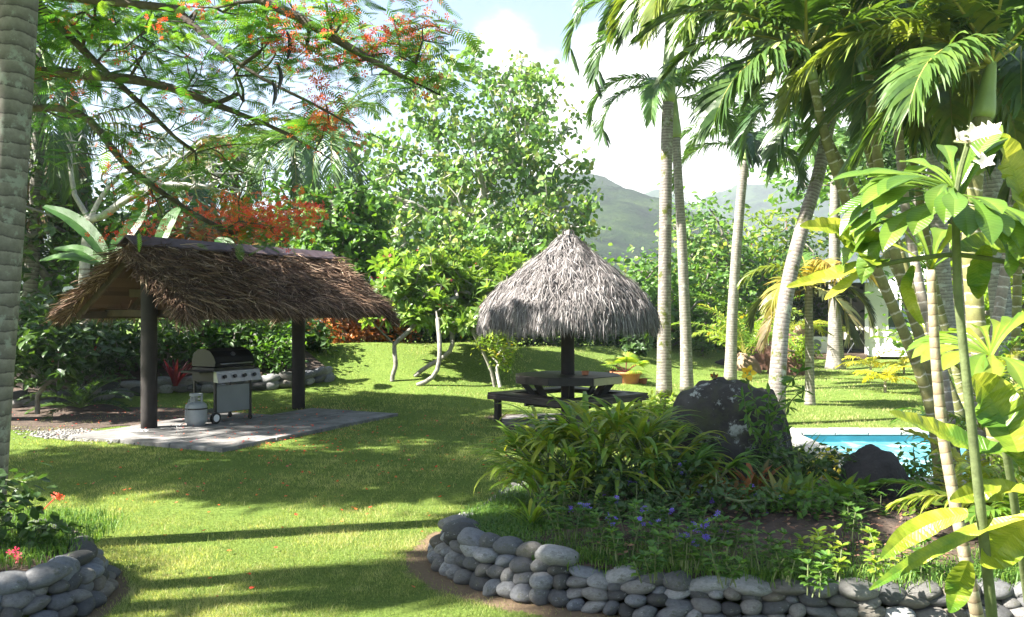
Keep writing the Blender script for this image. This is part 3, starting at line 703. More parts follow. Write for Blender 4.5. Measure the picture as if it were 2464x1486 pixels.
# slab and gravel
C0 = np.array([-3.62, 11.08, 0]); CU = np.array([.42, .907, 0]); CV = np.array([-.907, .42, 0])
slab = thing('concrete_paving', 'grey concrete paving slabs under the thatched shelter', 'paving', C0)
rows = [(0, 1.02), (1.04, 2.02), (2.04, 3.05), (3.07, 4.1)]
for (a0, a1) in rows:
    for (b0, b1) in ((0, .88), (.895, 1.78), (1.795, 2.75)):
        if a0 > 3 and b0 > 1.5: continue
        m = MB(); c = C0+CU*(a0+a1)/2+CV*(b0+b1)/2; m.box((c[0], c[1], .02+random.uniform(-.004, .004)), (a1-a0, b1-b0, .07), np.stack([CU, CV, np.array([0, 0, 1])], 1), bev=.008)
        m.build('paving_slab', M_conc, slab)
def patch(name, c, rx, ry, rot, M, z=.006, n=40, label=None, amp=.18):
    m = MB(); th = np.arange(n)*2*PI/n; R_ = 1+amp*np.sin(th*3+1)+amp*.6*np.sin(th*5+2)+RNG.normal(0, .03, n)
    x = rx*R_*np.cos(th); y = ry*R_*np.sin(th); X_ = c[0]+x*math.cos(rot)-y*math.sin(rot); Y_ = c[1]+x*math.sin(rot)+y*math.cos(rot)
    V = np.stack([X_, Y_, ground_z(X_, Y_)+z], 1); V = np.vstack([V, [c[0], c[1], gz(c[0], c[1])+z*1.5]])
    m.add(V, [(k, (k+1) % n, n) for k in range(n)], 0); return tag(m.build(name, M), kind='structure')
patch('gravel_patch', (-5.75, 12.45), 1.25, .42, -.35, M_gravel, .008)
patch('soil_patch', (-7.0, 14.6), 2.6, 1.4, -.2, M_soil, .008)
patch('soil_patch', (.85, 14.0), 1.3, 1.1, 0, M_soil, .008)
# loose pebbles on the gravel: one countless spread
def pebmesh(sub=2, seed=0, amp=.12):
    bm = bmesh.new(); bmesh.ops.create_icosphere(bm, subdivisions=sub, radius=.5)
    V = np.array([v.co for v in bm.verts]); Fc = np.array([[v.index for v in f.verts] for f in bm.faces]); bm.free()
    q = np.array([mn.noise(Vector(v*1.7)+Vector((seed*7.3, seed*3.1, 0))) for v in V]); V = V*(1+amp*2*q)[:, None]
    return V, Fc
PEB = pebmesh(1, 3, .2)
def scatter(mb, Cn, sz, T=PEB, fl=.6):
    n = len(Cn); a = RNG.random(n)*2*PI; V = T[0][None]*sz[:, None, None]*np.array([1, 1, fl])
    c, s = np.cos(a)[:, None], np.sin(a)[:, None]; x = V[..., 0]*c-V[..., 1]*s; y = V[..., 0]*s+V[..., 1]*c*.75
    V = np.stack([x, y, V[..., 2]], -1)+Cn[:, None]; k = len(T[0])
    mb.add(V.reshape(-1, 3), (T[1][None]+(np.arange(n)*k)[:, None, None]).reshape(-1, 3), np.repeat(RNG.random(n), k))
def f(m, t, b):
    c = ramp_(t, attr_(t), [(0, (.1, .09, .085)), (.5, (.2, .19, .18)), (1, (.36, .35, .33))]); t.links.new(c, b.inputs['Base Color']); b.inputs['Roughness'].default_value = .85
M_peb = mat('pebbles', f)
m = MB(); n = 1500; q = RNG.normal(size=(n, 2))*np.array([.62, .2]); X_ = -5.75+q[:, 0]*.94+q[:, 1]*.34; Y_ = 12.45-q[:, 0]*.34+q[:, 1]*.94
scatter(m, np.stack([X_, Y_, np.full(n, .02)], 1), RNG.uniform(.02, .05, n)); tag(m.build('pebbles', M_peb, smooth=True), 'small pale pebbles strewn beside the shelter post', 'pebbles', kind='stuff')

# ------------------------------------------------------------------ barbecue
BO = np.array([-4.50, 13.42, .055])
def Bq(a, b, z): return BO+a*SU+b*SV+np.array([0, 0, z])
RB = np.stack([SU, SV, np.array([0, 0, 1.])], 1)
bbq = thing('gas_barbecue', 'black hooded gas barbecue on a wheeled grey cart under the shelter', 'barbecue', BO)
def extr(mb, prof, a0, a1, **k):
    n = len(prof); V = [Bq(a0, b, z) for b, z in prof]+[Bq(a1, b, z) for b, z in prof]
    mb.add(V, [(i, (i+1) % n, n+(i+1) % n, n+i) for i in range(n)], **k)
    c0 = len(V); cc = np.mean(prof, 0); mb.add([Bq(a0, *cc)]+V[:n]+[Bq(a1, *cc)]+V[n:], [(0, 1+(i+1) % n, 1+i) for i in range(n)]+[(n+1, n+2+i, n+2+(i+1) % n) for i in range(n)], **k)
m = MB(); extr(m, [(.0, .86), (.02, .93), (-.02, 1.01), (-.1, 1.09), (-.22, 1.13), (-.36, 1.12), (-.47, 1.05), (-.5, .95), (-.5, .86)], .0, .78); hood = m.build('hood', M_black, bbq)
m = MB(); m.tube([Bq(a, .06, .90) for a in (.08, .7)], .011, 8); [m.tube([Bq(a, .0, .9), Bq(a, .06, .9)], .009, 6) for a in (.1, .68)]; m.build('handle', M_steel, hood, smooth=True, origin=BO)
m = MB(); m.tube([Bq(.39, -.045, 1.03), Bq(.39, -.02, 1.052)], .035, 16); m.build('thermometer', M_steel, hood, origin=BO)
m = MB(); m.box(Bq(.39, -.24, .74), (.80, .5, .22), RB, bev=.01); m.build('firebox', M_blackm, bbq)
m = MB(); extr(m, [(.0, .63), (.10, .62), (.05, .79), (.0, .80)], -.02, .86); pan = m.build('control_panel', M_steel, bbq)
pn = nrm(np.array(SV)*.17+np.array([0, 0, .05]))
for a in (.12, .32, .52, .72):
    c = Bq(a, .078, .705); m = MB(); m.tube([c, c+pn*.03], .028, 14); m.build('knob', M_black, pan, origin=BO)
m = MB(); m.box(Bq(.37, -.01, .36), (.66, .025, .41), RB, bev=.006); m.build('front_panel', M_grey, bbq)
for a in (.02, .72):
    for b in (-.01, -.46):
        m = MB(); m.box(Bq(a, b, .33), (.04, .04, .62), RB, bev=.004); m.build('leg', M_blackm, bbq)
m = MB(); m.box(Bq(.37, -.24, .16), (.7, .46, .02), RB, bev=.004); m.build('shelf', M_blackm, bbq)
m = MB(); m.box(Bq(-.14, -.24, .79), (.24, .42, .03), RB, bev=.006); m.build('side_shelf', M_blackm, bbq)
for b in (.02, -.5):
    w = thing('wheel', None, None, Bq(.0, b, .088)); w.parent = bbq; w.location = Vector(Bq(.0, b, .088)-BO); del w['_o']
    c = np.zeros(3)
    m = MB(); m.tube([SV*-.02, SV*.02], .088, 22); o = m.build('tyre', M_black, origin=(0, 0, 0)); o.parent = w
    m = MB(); m.tube([SV*-.024, SV*.024], .055, 18); o = m.build('rim', M_whitep, origin=(0, 0, 0)); o.parent = w
for b in (-.01, -.46):
    m = MB(); m.tube([Bq(.72, b-.015, .035), Bq(.72, b+.015, .035)], .035, 14); m.build('caster', M_black, bbq)
# gas cylinder
gc = W(472, 1026, 13.25); gc[2] = .055
cyl = thing('gas_cylinder', 'white gas cylinder with a chain round its collar beside the barbecue', 'gas cylinder', gc)
m = MB(); m.lathe(gc, [(.0, .0), (.13, .0), (.13, .03), (.155, .05), (.16, .1), (.16, .27), (.15, .31), (.11, .345), (.05, .36), (.0, .362)], 28, rnd=.5); m.build('body', M_cyl, cyl, smooth=True)
m = MB(); m.lathe(gc, [(.162, .243), (.1655, .246), (.1655, .262), (.162, .265)], 28); m.build('band', M_blackm, cyl)
m = MB()
for k in range(3):
    a0 = k*2*PI/3+.2; m.tube([gc+np.array([.085*math.cos(a0+q), .085*math.sin(a0+q), z]) for q, z in ((-.35, .33), (-.35, .43), (0, .445), (.35, .43), (.35, .33))], .013, 6)
m.lathe(gc, [(.088, .44), (.098, .445), (.098, .475), (.088, .475), (.088, .44)], 24); m.build('collar', M_cyl, cyl)
m = MB(); m.lathe(gc, [(.0, .44), (.022, .44), (.022, .36), (.03, .355)], 12); m.box(gc+np.array([.04, -.02, .4]), (.06, .03, .03)); m.build('valve', M_steel, cyl)
def chain(mb, P, link=.034):
    P = smooth_path(P, 200); L = np.concatenate([[0], np.cumsum(np.linalg.norm(np.diff(P, axis=0), axis=1))]); n = int(L[-1]/link)
    for k in range(n):
        c = np.array([np.interp((k+.5)*link, L, P[:, j]) for j in range(3)]); T = np.array([np.interp(min(L[-1], (k+1)*link), L, P[:, j]) for j in range(3)])-c; T = nrm(T)
        s = nrm(np.cross(T, [0, 0, 1.] if k % 2 else [.3, .9, .2])); th = np.linspace(0, 2*PI, 9)
        mb.tube([c+T*.022*math.cos(q)+s*.011*math.sin(q) for q in th], .0035, 4, cap=False)
m = MB(); chain(m, [gc+np.array([-.06, -.12, .40]), gc+np.array([-.08, -.165, .25]), gc+np.array([-.1, -.2, .06]), gc+np.array([-.18, -.4, .012]), gc+np.array([-.45, -.62, .012]), gc+np.array([-.75, -.6, .012])])
tag(m.build('chain', M_steel), 'steel chain hanging from the white gas cylinder onto the slab', 'chain')

# ------------------------------------------------------------------ round thatched umbrella hut
UC = np.array([.89, 14.15, 0.])
hut = thing('thatched_umbrella', 'grey thatched garden umbrella on a dark post above the picnic table', 'umbrella', UC)
m = MB(); m.tube([UC+np.array([0, 0, z]) for z in np.linspace(-.1, 2.8, 8)], .108, 16); m.build('post', M_timber, hut, smooth=True)
PR = np.array([(.0, 2.93), (.10, 2.85), (.25, 2.71), (.45, 2.55), (.7, 2.37), (.95, 2.18), (1.16, 1.98), (1.31, 1.78), (1.38, 1.62)])
m = MB(); m.lathe(UC, [(r, z-.07) for r, z in PR]+[(1.40, 1.49), (1.1, 1.83), (.6, 2.25), (.0, 2.74)], 40, rnd=.08); m.build('thatch_base', M_thatchg, hut)
m = MB()
for k in range(10):
    a = k*PI/5; m.beam(UC+np.array([0, 0, 2.55]), UC+np.array([1.36*math.cos(a), 1.36*math.sin(a), 1.56]), .04, .06)
m.build('rafters', M_timberl, hut)
m = MB(); m.tube([UC+np.array([0, 0, z]) for z in (1.45, 1.62)], .15, 14)
for k in range(6):
    a = k*PI/3; m.beam(UC+np.array([0, 0, 1.5]), UC+np.array([.8*math.cos(a), .8*math.sin(a), 2.0]), .05, .05)
m.build('brackets', M_timber, hut)
m = MB(); n = 24000
s = RNG.random(n)**.62*(len(PR)-1.02); low = RNG.random(n) < .18; s = np.where(low, len(PR)-1.5+.45*RNG.random(n), s)
i0 = s.astype(int); fr = s-i0; r = PR[i0, 0]*(1-fr)+PR[i0+1, 0]*fr; z = PR[i0, 1]*(1-fr)+PR[i0+1, 1]*fr
sl_ = nrm(PR[i0+1]-PR[i0]); th = RNG.random(n)*2*PI; er = np.stack([np.cos(th), np.sin(th), th*0], 1); et = np.stack([-np.sin(th), np.cos(th), th*0], 1)
lump = .035*np.sin(th*7+s*1.7)+.03*np.sin(th*13-s*2)+.09*(((s+.25*np.sin(th*5))*1.15) % 1)-.03
P = UC+er*(r+lump*.4)[:, None]; P[:, 2] = z+.0+.08*RNG.random(n)+lump*.6
D = er*sl_[:, :1]; D[:, 2] = sl_[:, 1]-.18-.9*(s > len(PR)-1.9); D = D+et*RNG.normal(0, .45, n)[:, None]+er*RNG.normal(.0, .1, n)[:, None]
L = RNG.uniform(.12, .32, n)*(1+.2*(s > 7))
inst(m, STRAW, P, D, er*.8+np.array([0, 0, 1.])+rdir(n)*.8, L, np.clip(RNG.beta(1.6, 2, n), 0, 1), RNG.uniform(.018, .042, n)*.3/L)
m.build('thatch', M_thatchg, hut)
m = MB(); m.lathe(UC, [(.11, 2.82), (.10, 2.9), (.07, 2.97), (.05, 3.03), (.0, 3.05)], 14)
for k in range(5):
    a = k*1.25; m.tube(UC+np.array([(.07*math.cos(a), .07*math.sin(a), 2.93), (.1*math.cos(a), .1*math.sin(a), 3.02), (.05*math.cos(a), .05*math.sin(a), 3.06)]), .012, 5)
m.build('ridge_knot', M_thatchg, hut)

# picnic table
tb = thing('picnic_table', 'dark octagonal timber picnic table with slatted benches round the hut post', 'picnic table', UC)
R8 = .86; octo = np.array([(R8*math.cos(PI/8+k*PI/4), R8*math.sin(PI/8+k*PI/4)) for k in range(8)])
def ext8(y):
    xs = []
    for k in range(8):
        (xa, ya), (xb, yb) = octo[k], octo[(k+1) % 8]
        if (ya-y)*(yb-y) <= 0 and abs(ya-yb) > 1e-6: xs.append(xa+(xb-xa)*(y-ya)/(yb-ya))
    return (min(xs), max(xs)) if xs else (0, 0)
m = MB(); ye = R8*math.cos(PI/8)-.002; ys = np.linspace(-ye, ye, 12)
for k in range(11):
    ya, yb = ys[k]+.004, ys[k+1]-.004
    for part in ((None, -.12), (.12, None)) if abs((ya+yb)/2) < .12 else ((None, None),):
        a0, a1 = ext8(ya); b0, b1 = ext8(yb)
        if part[1] is not None: a1 = b1 = part[1]
        if part[0] is not None: a0 = b0 = part[0]
        V = [(a0, ya, .715), (a1, ya, .715), (b1, yb, .715), (b0, yb, .715), (a0, ya, .75), (a1, ya, .75), (b1, yb, .75), (b0, yb, .75)]
        m.add(np.array(V)+UC, [(0, 3, 2, 1), (4, 5, 6, 7), (0, 1, 5, 4), (2, 3, 7, 6), (1, 2, 6, 5), (0, 4, 7, 3)])
m.build('tabletop', M_tabled, tb)
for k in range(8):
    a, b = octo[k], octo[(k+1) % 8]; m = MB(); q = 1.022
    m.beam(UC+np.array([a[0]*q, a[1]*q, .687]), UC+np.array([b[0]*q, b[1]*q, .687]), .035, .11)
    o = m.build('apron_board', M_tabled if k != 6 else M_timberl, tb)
    if k == 6: o['label'] = 'pale apron board at the right end'; o.data.materials[0] = plain('pale_board', (.42, .38, .22), .8, var=.15)  # one apron board in a paler colour than the rest
for k in range(8):
    a = k*PI/4; e = np.array([math.cos(a), math.sin(a), 0])
    m = MB(); m.beam(UC+e*.74+np.array([0, 0, .66]), UC+e*.42+np.array([0, 0, .26]), .045, .09); m.build('brace', M_tabled, tb)
rot = math.radians(42); BL = 1.62
for k in range(4):
    a = rot+k*PI/2; e = np.array([math.cos(a), math.sin(a), 0]); tt = np.array([-math.sin(a), math.cos(a), 0])
    bn = MB()
    for q in (.70, .845):
        bn.beam(UC+e*q-tt*(q+.06)+np.array([0, 0, .44]), UC+e*q+tt*(q+.06)+np.array([0, 0, .44]), .13, .038)
    bench = bn.build('bench', M_tabled, tb)
    m = MB(); m.beam(UC+e*.91-tt*.9+np.array([0, 0, .385]), UC+e*.91+tt*.9+np.array([0, 0, .385]), .03, .07); m.build('bench_rail', M_tabled, tb)
    for s_ in (-.82, .82):
        m = MB(); m.box(UC+e*.80+tt*s_*.95+np.array([0, 0, .20]), (.09, .09, .44), np.stack([e, tt, np.array([0, 0, 1])], 1), bev=.006); m.build('leg', M_tabled, tb)
    m = MB(); m.beam(UC+e*.1+np.array([0, 0, .26]), UC+e*.93+np.array([0, 0, .36]), .045, .1); m.build('floor_joist', M_tabled, tb)
tag(patch('concrete_footing', (.89, 14.15), 1.12, 1.05, 0, M_conc, .014, amp=.04), kind='structure')
m = MB(); m.lathe(UC+np.array([.27, -.1, .75]), [(.0, 0), (.05, 0), (.055, .05), (.06, .05), (.062, .06), (.05, .062)], 16); tag(m.build('terracotta_ashtray', M_terra), 'small terracotta dish on the picnic table beside the post', 'dish')

# pots
def pot(name, label, c, r, h):
    m = MB(); m.lathe(c, [(0, 0), (r*.72, 0), (r*.78, h*.1), (r*.95, h*.78), (r*.96, h*.8), (r*1.06, h*.82), (r*1.08, h), (r*.95, h), (r*.92, h*.88), (0, h*.86)], 32)
    return m
c = G(1506, 929); t = thing('terracotta_pot', 'large wide terracotta pot planted with a small fan palm', 'plant pot', c)
pot('', '', c, .35, .34).build('pot', M_terra, t, smooth=True)
m = MB(); m.lathe(c+np.array([0, 0, .30]), [(.0, .01), (.33, .0)], 20); m.build('potting_soil', M_soil, t)
c2 = G(1546, 929); o = pot('', '', c2, .11, .17).build('terracotta_pot', M_terrad, loc=c2, smooth=True); tag(o, 'small empty terracotta pot standing right of the large planted pot', 'plant pot')
def fan_leaf(mb, base, az, el, st, R, n=20, spread=2.9):
    P = arc(base, az, el, st, .3, 6); mb.tube(P, .008, 4, mat=1, cap=False)
    T = nrm(P[-1]-P[-2]); s = nrm(np.cross(T, [0, 0, 1.])); nn = np.cross(s, T)
    for k in range(n):
        q = -spread/2+spread*k/(n-1); d = T*math.cos(q)+s*math.sin(q)
        Q = np.array([P[-1]+d*R*x-np.array([0, 0, .25*R*x*x*x]) for x in (0, .35, .7, 1)]); ribbon(mb, Q, np.array([.012, .055, .045, .003])*R*1.1, up=nn, fold=.3)
t = thing('fan_palm', 'small yellow green fan palm growing in the large terracotta pot', 'palm plant', c+np.array([0, 0, .3]))
m = MB()
for a, e in ((.3, .7), (1.4, 1.2), (2.4, .8), (3.3, .6), (-.6, .8), (-1.6, 1.), (5.3, .35)): fan_leaf(m, c+np.array([0, 0, .31]), a, e, .32, .36)
m.build('leaves', [M_lime, M_redleaf], t); 
m = MB(); strap_clump(m, c+np.array([-.3, .1, .22]), 7, .34, .07, (.7, 1.4), (.3, .9)); tag(m.build('cordyline', M_redleaf, loc=c+np.array([-.3, .1, .2])), 'small red leafed cordyline at the left of the large pot', 'plant')

# ------------------------------------------------------------------ stone edging walls
STM = []
for k in range(9):
    V, Fc = pebmesh(3, k+1, .13); m = MB(); m.add(V, Fc, 0); o = m.build('river_stone', M_stone, smooth=True); STM.append(o.data); bpy.data.objects.remove(o)
def place_stone(c, sz, yaw, tilt, label, group, stm=None):
    if (c[1] > 0) and (1232+F*c[0]/c[1] > 2500 or 1232+F*c[0]/c[1] < -45 or 743+F*(CAMH-c[2]-.05)/c[1] > 1500): return
    o = bpy.data.objects.new('river_stone', stm or random.choice(STM)); scene.collection.objects.link(o)
    o.location = c; o.scale = sz; o.rotation_euler = (tilt+random.uniform(-.15, .15), random.uniform(-.25, .25), yaw); tag(o, label, 'stone', group); return o
def cum(P): return np.concatenate([[0], np.cumsum(np.linalg.norm(np.diff(P, axis=0), axis=1))])
def stone_wall(path, courses, group, where, base_z=None, off0=0, lean=.05, lmin=.10, lmax=.21, hfun=None):
    """courses: list of (z centre, height)"""
    P = np.array(path, float); P = smooth_path(np.column_stack([P, np.zeros(len(P))]), 80)[:, :2]; L = cum(P); tot = L[-1]
    names = ['bottom', 'second', 'third', 'fourth', 'fifth']
    for ci, (zc, hh) in enumerate(courses):
        s = random.random()*.1; top = ci == len(courses)-1
        while s < tot:
            l = random.uniform(lmin, lmax)*(1.35 if top else .9)
            q = min(tot, s+l/2); x = np.interp(q, L, P[:, 0]); y = np.interp(q, L, P[:, 1]); x2 = np.interp(min(q+.05, tot), L, P[:, 0]); y2 = np.interp(min(q+.05, tot), L, P[:, 1]); x1 = np.interp(max(q-.05, 0), L, P[:, 0]); y1 = np.interp(max(q-.05, 0), L, P[:, 1])
            yaw = math.atan2(y2-y1, x2-x1); nxv = np.array([-(y2-y1), x2-x1]); nxv = nxv/np.linalg.norm(nxv)
            f = hfun(x, y) if hfun else 1.
            inn = lean*ci+random.uniform(-.02, .025)
            g = gz(x, y); h = hh*random.uniform(.9, 1.25)*max(f, .7); dep = random.uniform(.13, .2)*(1.25 if top else 1)
            if not (ci > 0 and f < .45 and not top):
                place_stone((x+nxv[0]*inn, y+nxv[1]*inn, g+zc*f+random.uniform(-.012, .012)), (l*1.12, dep, h*1.2), yaw+random.uniform(-.25, .25), 0, where[0 if top else 1].format(names[ci] if not top else 'top'), group)
            s += l*.93
def hf(x, y): return (1. if x < .3 else .74) if y < 6.2 else max(.35, 1-(y-6.2)/2.2)
stone_wall(WP, [(.04, .085), (.115, .08), (.185, .08), (.25, .105)], 'river stones of the curved wall round the right bed',
           ['smooth grey river stone on the top course of the curved wall round the boulder bed', 'rounded river stone in the {} course of the curved wall round the boulder bed'], hfun=hf)
LPr = LP[::-1]
stone_wall(LPr, [(.035, .08), (.105, .08), (.175, .08), (.245, .10)], 'river stones of the low wall in the left corner',
           ['rounded river stone on the top course of the low wall at the bottom left corner', 'rounded river stone in the {} course of the low wall at the bottom left corner'], lmin=.11, lmax=.2)
BPth = [(-9.8, 15.3), (-8.6, 15.2), (-7.9, 15.6), (-7.3, 16.3), (-6.6, 16.7), (-5.8, 17.0), (-4.9, 17.35), (-4.15, 17.6), (-3.75, 18.2)]
stone_wall(BPth, [(.07, .14), (.2, .15)], 'river stones edging the garden bed behind the barbecue', ['river stone along the top of the edging behind the barbecue', 'river stone in the {} course of the edging behind the barbecue'], lmin=.24, lmax=.36)

# garden beds
def bed(name, outline, c, zc, M, zs, nr=8):
    O = np.array(outline, float); n = len(O); m = MB(); V = []
    for k in range(nr+1):
        q = k/nr; ring = O*(1-q)+np.array(c)*q; z = np.array(zs)*(1-q)**1.5+zc*(1-(1-q)**1.5)
        g = ground_z(ring[:, 0], ring[:, 1]); zz = z+g+RNG.normal(0, .012, n)*(k > 0); V.append(np.column_stack([ring, zz]))
    V = np.concatenate(V); Fc = [(k*n+i, k*n+(i+1) % n, (k+1)*n+(i+1) % n, (k+1)*n+i) for k in range(nr) for i in range(n)]
    m.add(V, Fc, 0); return tag(m.build(name, M, smooth=True), kind='structure')
inn = [(x+dx, y+dy) for (x, y), (dx, dy) in zip(WP, [(.1, -.0)]*2+[(.12, 0)]*3+[(.12, .05), (.1, .1)]+[(0, .14)]*8)]
out = inn+[(6.5, 5.6), (7.5, 7), (6, 8.6), (4, 9.0), (2.6, 9.1), (1.2, 9.1), (.5, 8.95)]
zs = [.03, .05, .09, .13, .18, .22, .24, .24, .23, .22, .2, .2, .2, .2, .2]+[.2, .1, .02, .02, .02, .02, .02]
def densify(O, z, k=4):
    O = np.array(O); z = np.array(z); n = len(O); a = []; b = []
    for i in range(n):
        for q in range(k): t = q/k; a.append(O[i]*(1-t)+O[(i+1) % n]*t); b.append(z[i]*(1-t)+z[(i+1) % n]*t)
    return a, b
o_, z_ = densify(out, zs); bed('garden_bed', o_, (2.4, 7.0), .30, M_soil, z_)
o_, z_ = densify([(x-.12*(x > -3), y) for x, y in LP]+[(-5.5, 4.9), (-6, 6.5)], [.22]*9+[.2, .2]); bed('garden_bed', o_, (-3.7, 5.8), .3, M_soil, z_)
o_, z_ = densify([(x-.03, y+.12) for x, y in BPth]+[(-4.5, 19.5), (-7, 20.5), (-11, 20), (-12, 17)], [.2]*9+[.05]*4); bed('garden_bed', o_, (-7.8, 18), .3, M_soil, z_)
def bedz(x, y):
    return .28 if (y < 8.8) else .1

# boulders
def rock(name, label, c, size, seed, M, amp=.28, sub=5, shape=None, cat='rock', rz=0):
    bm = bmesh.new(); bmesh.ops.create_icosphere(bm, subdivisions=sub, radius=1)
    V = np.array([v.co for v in bm.verts]); Fc = np.array([[v.index for v in f.verts] for f in bm.faces]); bm.free()
    if shape is not None: V = shape(V)
    q = np.array([mn.fractal(Vector(v*1.2)+Vector((seed, 0, 0)), .9, 2.1, 6) for v in V]); rg = np.array([mn.ridged_multi_fractal(Vector(v*1.5)+Vector((0, seed, 0)), 1., 2, 4, 1, 2) for v in V])
    V = V*(1+amp*(q*.8+(rg-1)*.12))[:, None]*np.array(size)
    cr, sr = math.cos(rz), math.sin(rz); V = np.column_stack([V[:, 0]*cr-V[:, 1]*sr, V[:, 0]*sr+V[:, 1]*cr, V[:, 2]])
    m = MB(); m.add(V+np.array(c), Fc, 0); return tag(m.build(name, M, loc=c, smooth=True), label, cat)
def sh1(V):
    V = V.copy(); z = V[:, 2]; s = np.where(z > 0, 1-.36*np.maximum(z, 0)**2, 1.); V[:, 0] *= s; V[:, 1] *= s; V[:, 0] += -.06*np.clip(z, 0, 1); V[:, 2] = np.where(V[:, 2] > .62, .62+.36*(V[:, 2]-.62), V[:, 2])+.07*V[:, 0]*(V[:, 2] > .3); return V
rock('boulder', 'tall lichen spotted dark boulder rising from the middle of the planted bed', W(1757, 1215, 8.2), (.64, .52, 1.6), 6.3, M_boulder, .15, shape=sh1)
rock('boulder', 'smaller dark boulder between the tall boulder and the pool', W(2098, 1250, 7.3), (.32, .3, .78), 2.1, M_rock2, .14, shape=sh1)
for (u, v, d, s, sd, M, lb) in ((1793, 872, 25.5, (.42, .4, .5), 1.4, M_rockt, 'rounded tan rock at the left end of the lawn rockery'), (1838, 870, 26.5, (.42, .4, 1.15), 5, M_rockr, 'tall brown standing rock in the middle of the lawn rockery'),
                            (1897, 885, 25, (.5, .45, .98), 7.7, M_rockr, 'broad red brown rock at the right of the lawn rockery'), (1925, 860, 27.5, (.33, .3, 1.3), 9.1, M_rockt, 'pointed grey rock standing behind the lawn rockery'), (1750, 900, 27, (.35, .3, .2), 3.3, M_rock2, 'low dark rock lying left of the lawn rockery'), (2020-25, 1135, 9.0, (.25, .2, .12), 6.6, M_cop, 'flat white stone beside the pool')):
    p = W(u, v, d); p[2] = max(0, gz(p[0], p[1])); rock('rock', lb, p, s, sd, M, .3, 4)
# ------------------------------------------------------------------ house
HY = 31.0
def HX(u, d=HY): return (u-1232)/F*d
hs = thing('house', 'white weatherboard cottage with a shaded porch beyond the pool lawn', 'house', (HX(2150), HY, 0))
m = MB(); xa, xb = HX(2092), HX(2440)
for k in range(17):
    z0 = .12+k*.165; m.beam((xa, HY+.02, z0+.08), (xb, HY+.02, z0+.08), .05, .172, bev=.0)
for k in range(17):
    V = [(xa, HY-.02, .12+k*.165), (xb, HY-.02, .12+k*.165), (xb, HY, .12+k*.165+.17), (xa, HY, .12+k*.165+.17)]
    V += [(x, y+.02, z) for x, y, z in V]; m.add(V, [(0, 1, 2, 3), (0, 4, 5, 1), (0, 3, 7, 4), (1, 5, 6, 2)])
pk = (xa+xb)/2-1.0
for k in range(9):
    z0 = 2.93+k*.165; q = 1-(k+1)*.1; a_, b_ = pk+(xa-pk)*q, pk+(xb-pk)*q
    V = [(a_, HY-.02, z0), (b_, HY-.02, z0), (b_, HY, z0+.17), (a_, HY, z0+.17)]; V += [(x, y+.05, z) for x, y, z in V]
    m.add(V, [(0, 1, 2, 3), (0, 4, 5, 1), (0, 3, 7, 4), (1, 5, 6, 2), (3, 2, 6, 7)])
m.build('wall', M_whitep, hs)
m = MB(); m.box(((xa+xb)/2, HY+2.5, 1.4), (xb-xa-.02, 4.8, 2.6)); m.build('body_wall', M_whitep, hs)
m = MB(); m.beam((xa-.5, HY+2.2, 2.55), (pk, HY+2.2, 4.5), 5.2, .08, up=(0, 1, 0)) if False else None
for (a_, b_) in (((xa-.6, 2.7), (pk, 4.55)), ((pk, 4.55), (xb+.6, 2.7))):
    V = [(a_[0], HY-.4, a_[1]), (b_[0], HY-.4, b_[1]), (b_[0], HY+5, b_[1]), (a_[0], HY+5, a_[1])]; V += [(x, y, z+.1) for x, y, z in V]
    m.add(V, [(0, 3, 2, 1), (4, 5, 6, 7), (0, 1, 5, 4), (1, 2, 6, 5), (2, 3, 7, 6), (3, 0, 4, 7)])
m.build('roof', M_roofm, hs)
x0_, x1_ = HX(1950), HX(2092)
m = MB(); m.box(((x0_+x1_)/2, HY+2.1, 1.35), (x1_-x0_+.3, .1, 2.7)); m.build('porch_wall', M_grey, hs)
m = MB(); m.box(((x0_+x1_)/2, HY+.8, .12), (x1_-x0_, 3.4, .16), bev=.01); m.box(((x0_+x1_)/2, HY+.5, -.1), (x1_-x0_-.2, 2.6, .28)); m.build('deck', M_timberl, hs)
m = MB(); m.box(((x0_+x1_)/2-.4, HY+.7, 2.75), (x1_-x0_+.9, 3.6, .12)); m.build('porch_roof', M_roofm, hs)
m = MB(); m.box((HX(2052), HY+2.0, 1.2), (1.5, .08, 2.1)); wd = m.build('sliding_door', M_glass, hs)
m = MB(); cx_ = HX(2052)
for dx in (-.75, 0, .75): m.box((cx_+dx, HY+1.93, 1.2), (.07, .06, 2.1))
for zz in (.18, 2.27): m.box((cx_, HY+1.925, zz), (1.57, .06, .07))
m.build('door_frame', M_whitep, wd, origin=hs.location)
m = MB(); m.box((x1_-.03, HY-.06, 1.4), (.12, .1, 2.6)); m.build('corner_post', M_whitep, hs); m = MB(); m.box((x0_+.1, HY-.6, 1.4), (.12, .12, 2.6)); m.build('corner_post', M_whitep, hs)
m = MB(); m.box((HX(2165), HY-.08, 1.55), (.8, .06, 1.1)); w_ = m.build('window', M_glass, hs)
m = MB(); [m.box((HX(2165)+dx, HY-.1, 1.55), (.06, .08, 1.2)) for dx in (-.42, 0, .42)]; [m.box((HX(2165), HY-.105, zz), (.9, .08, .06)) for zz in (.97, 2.13)]; m.build('frame', M_whitep, w_, origin=hs.location)
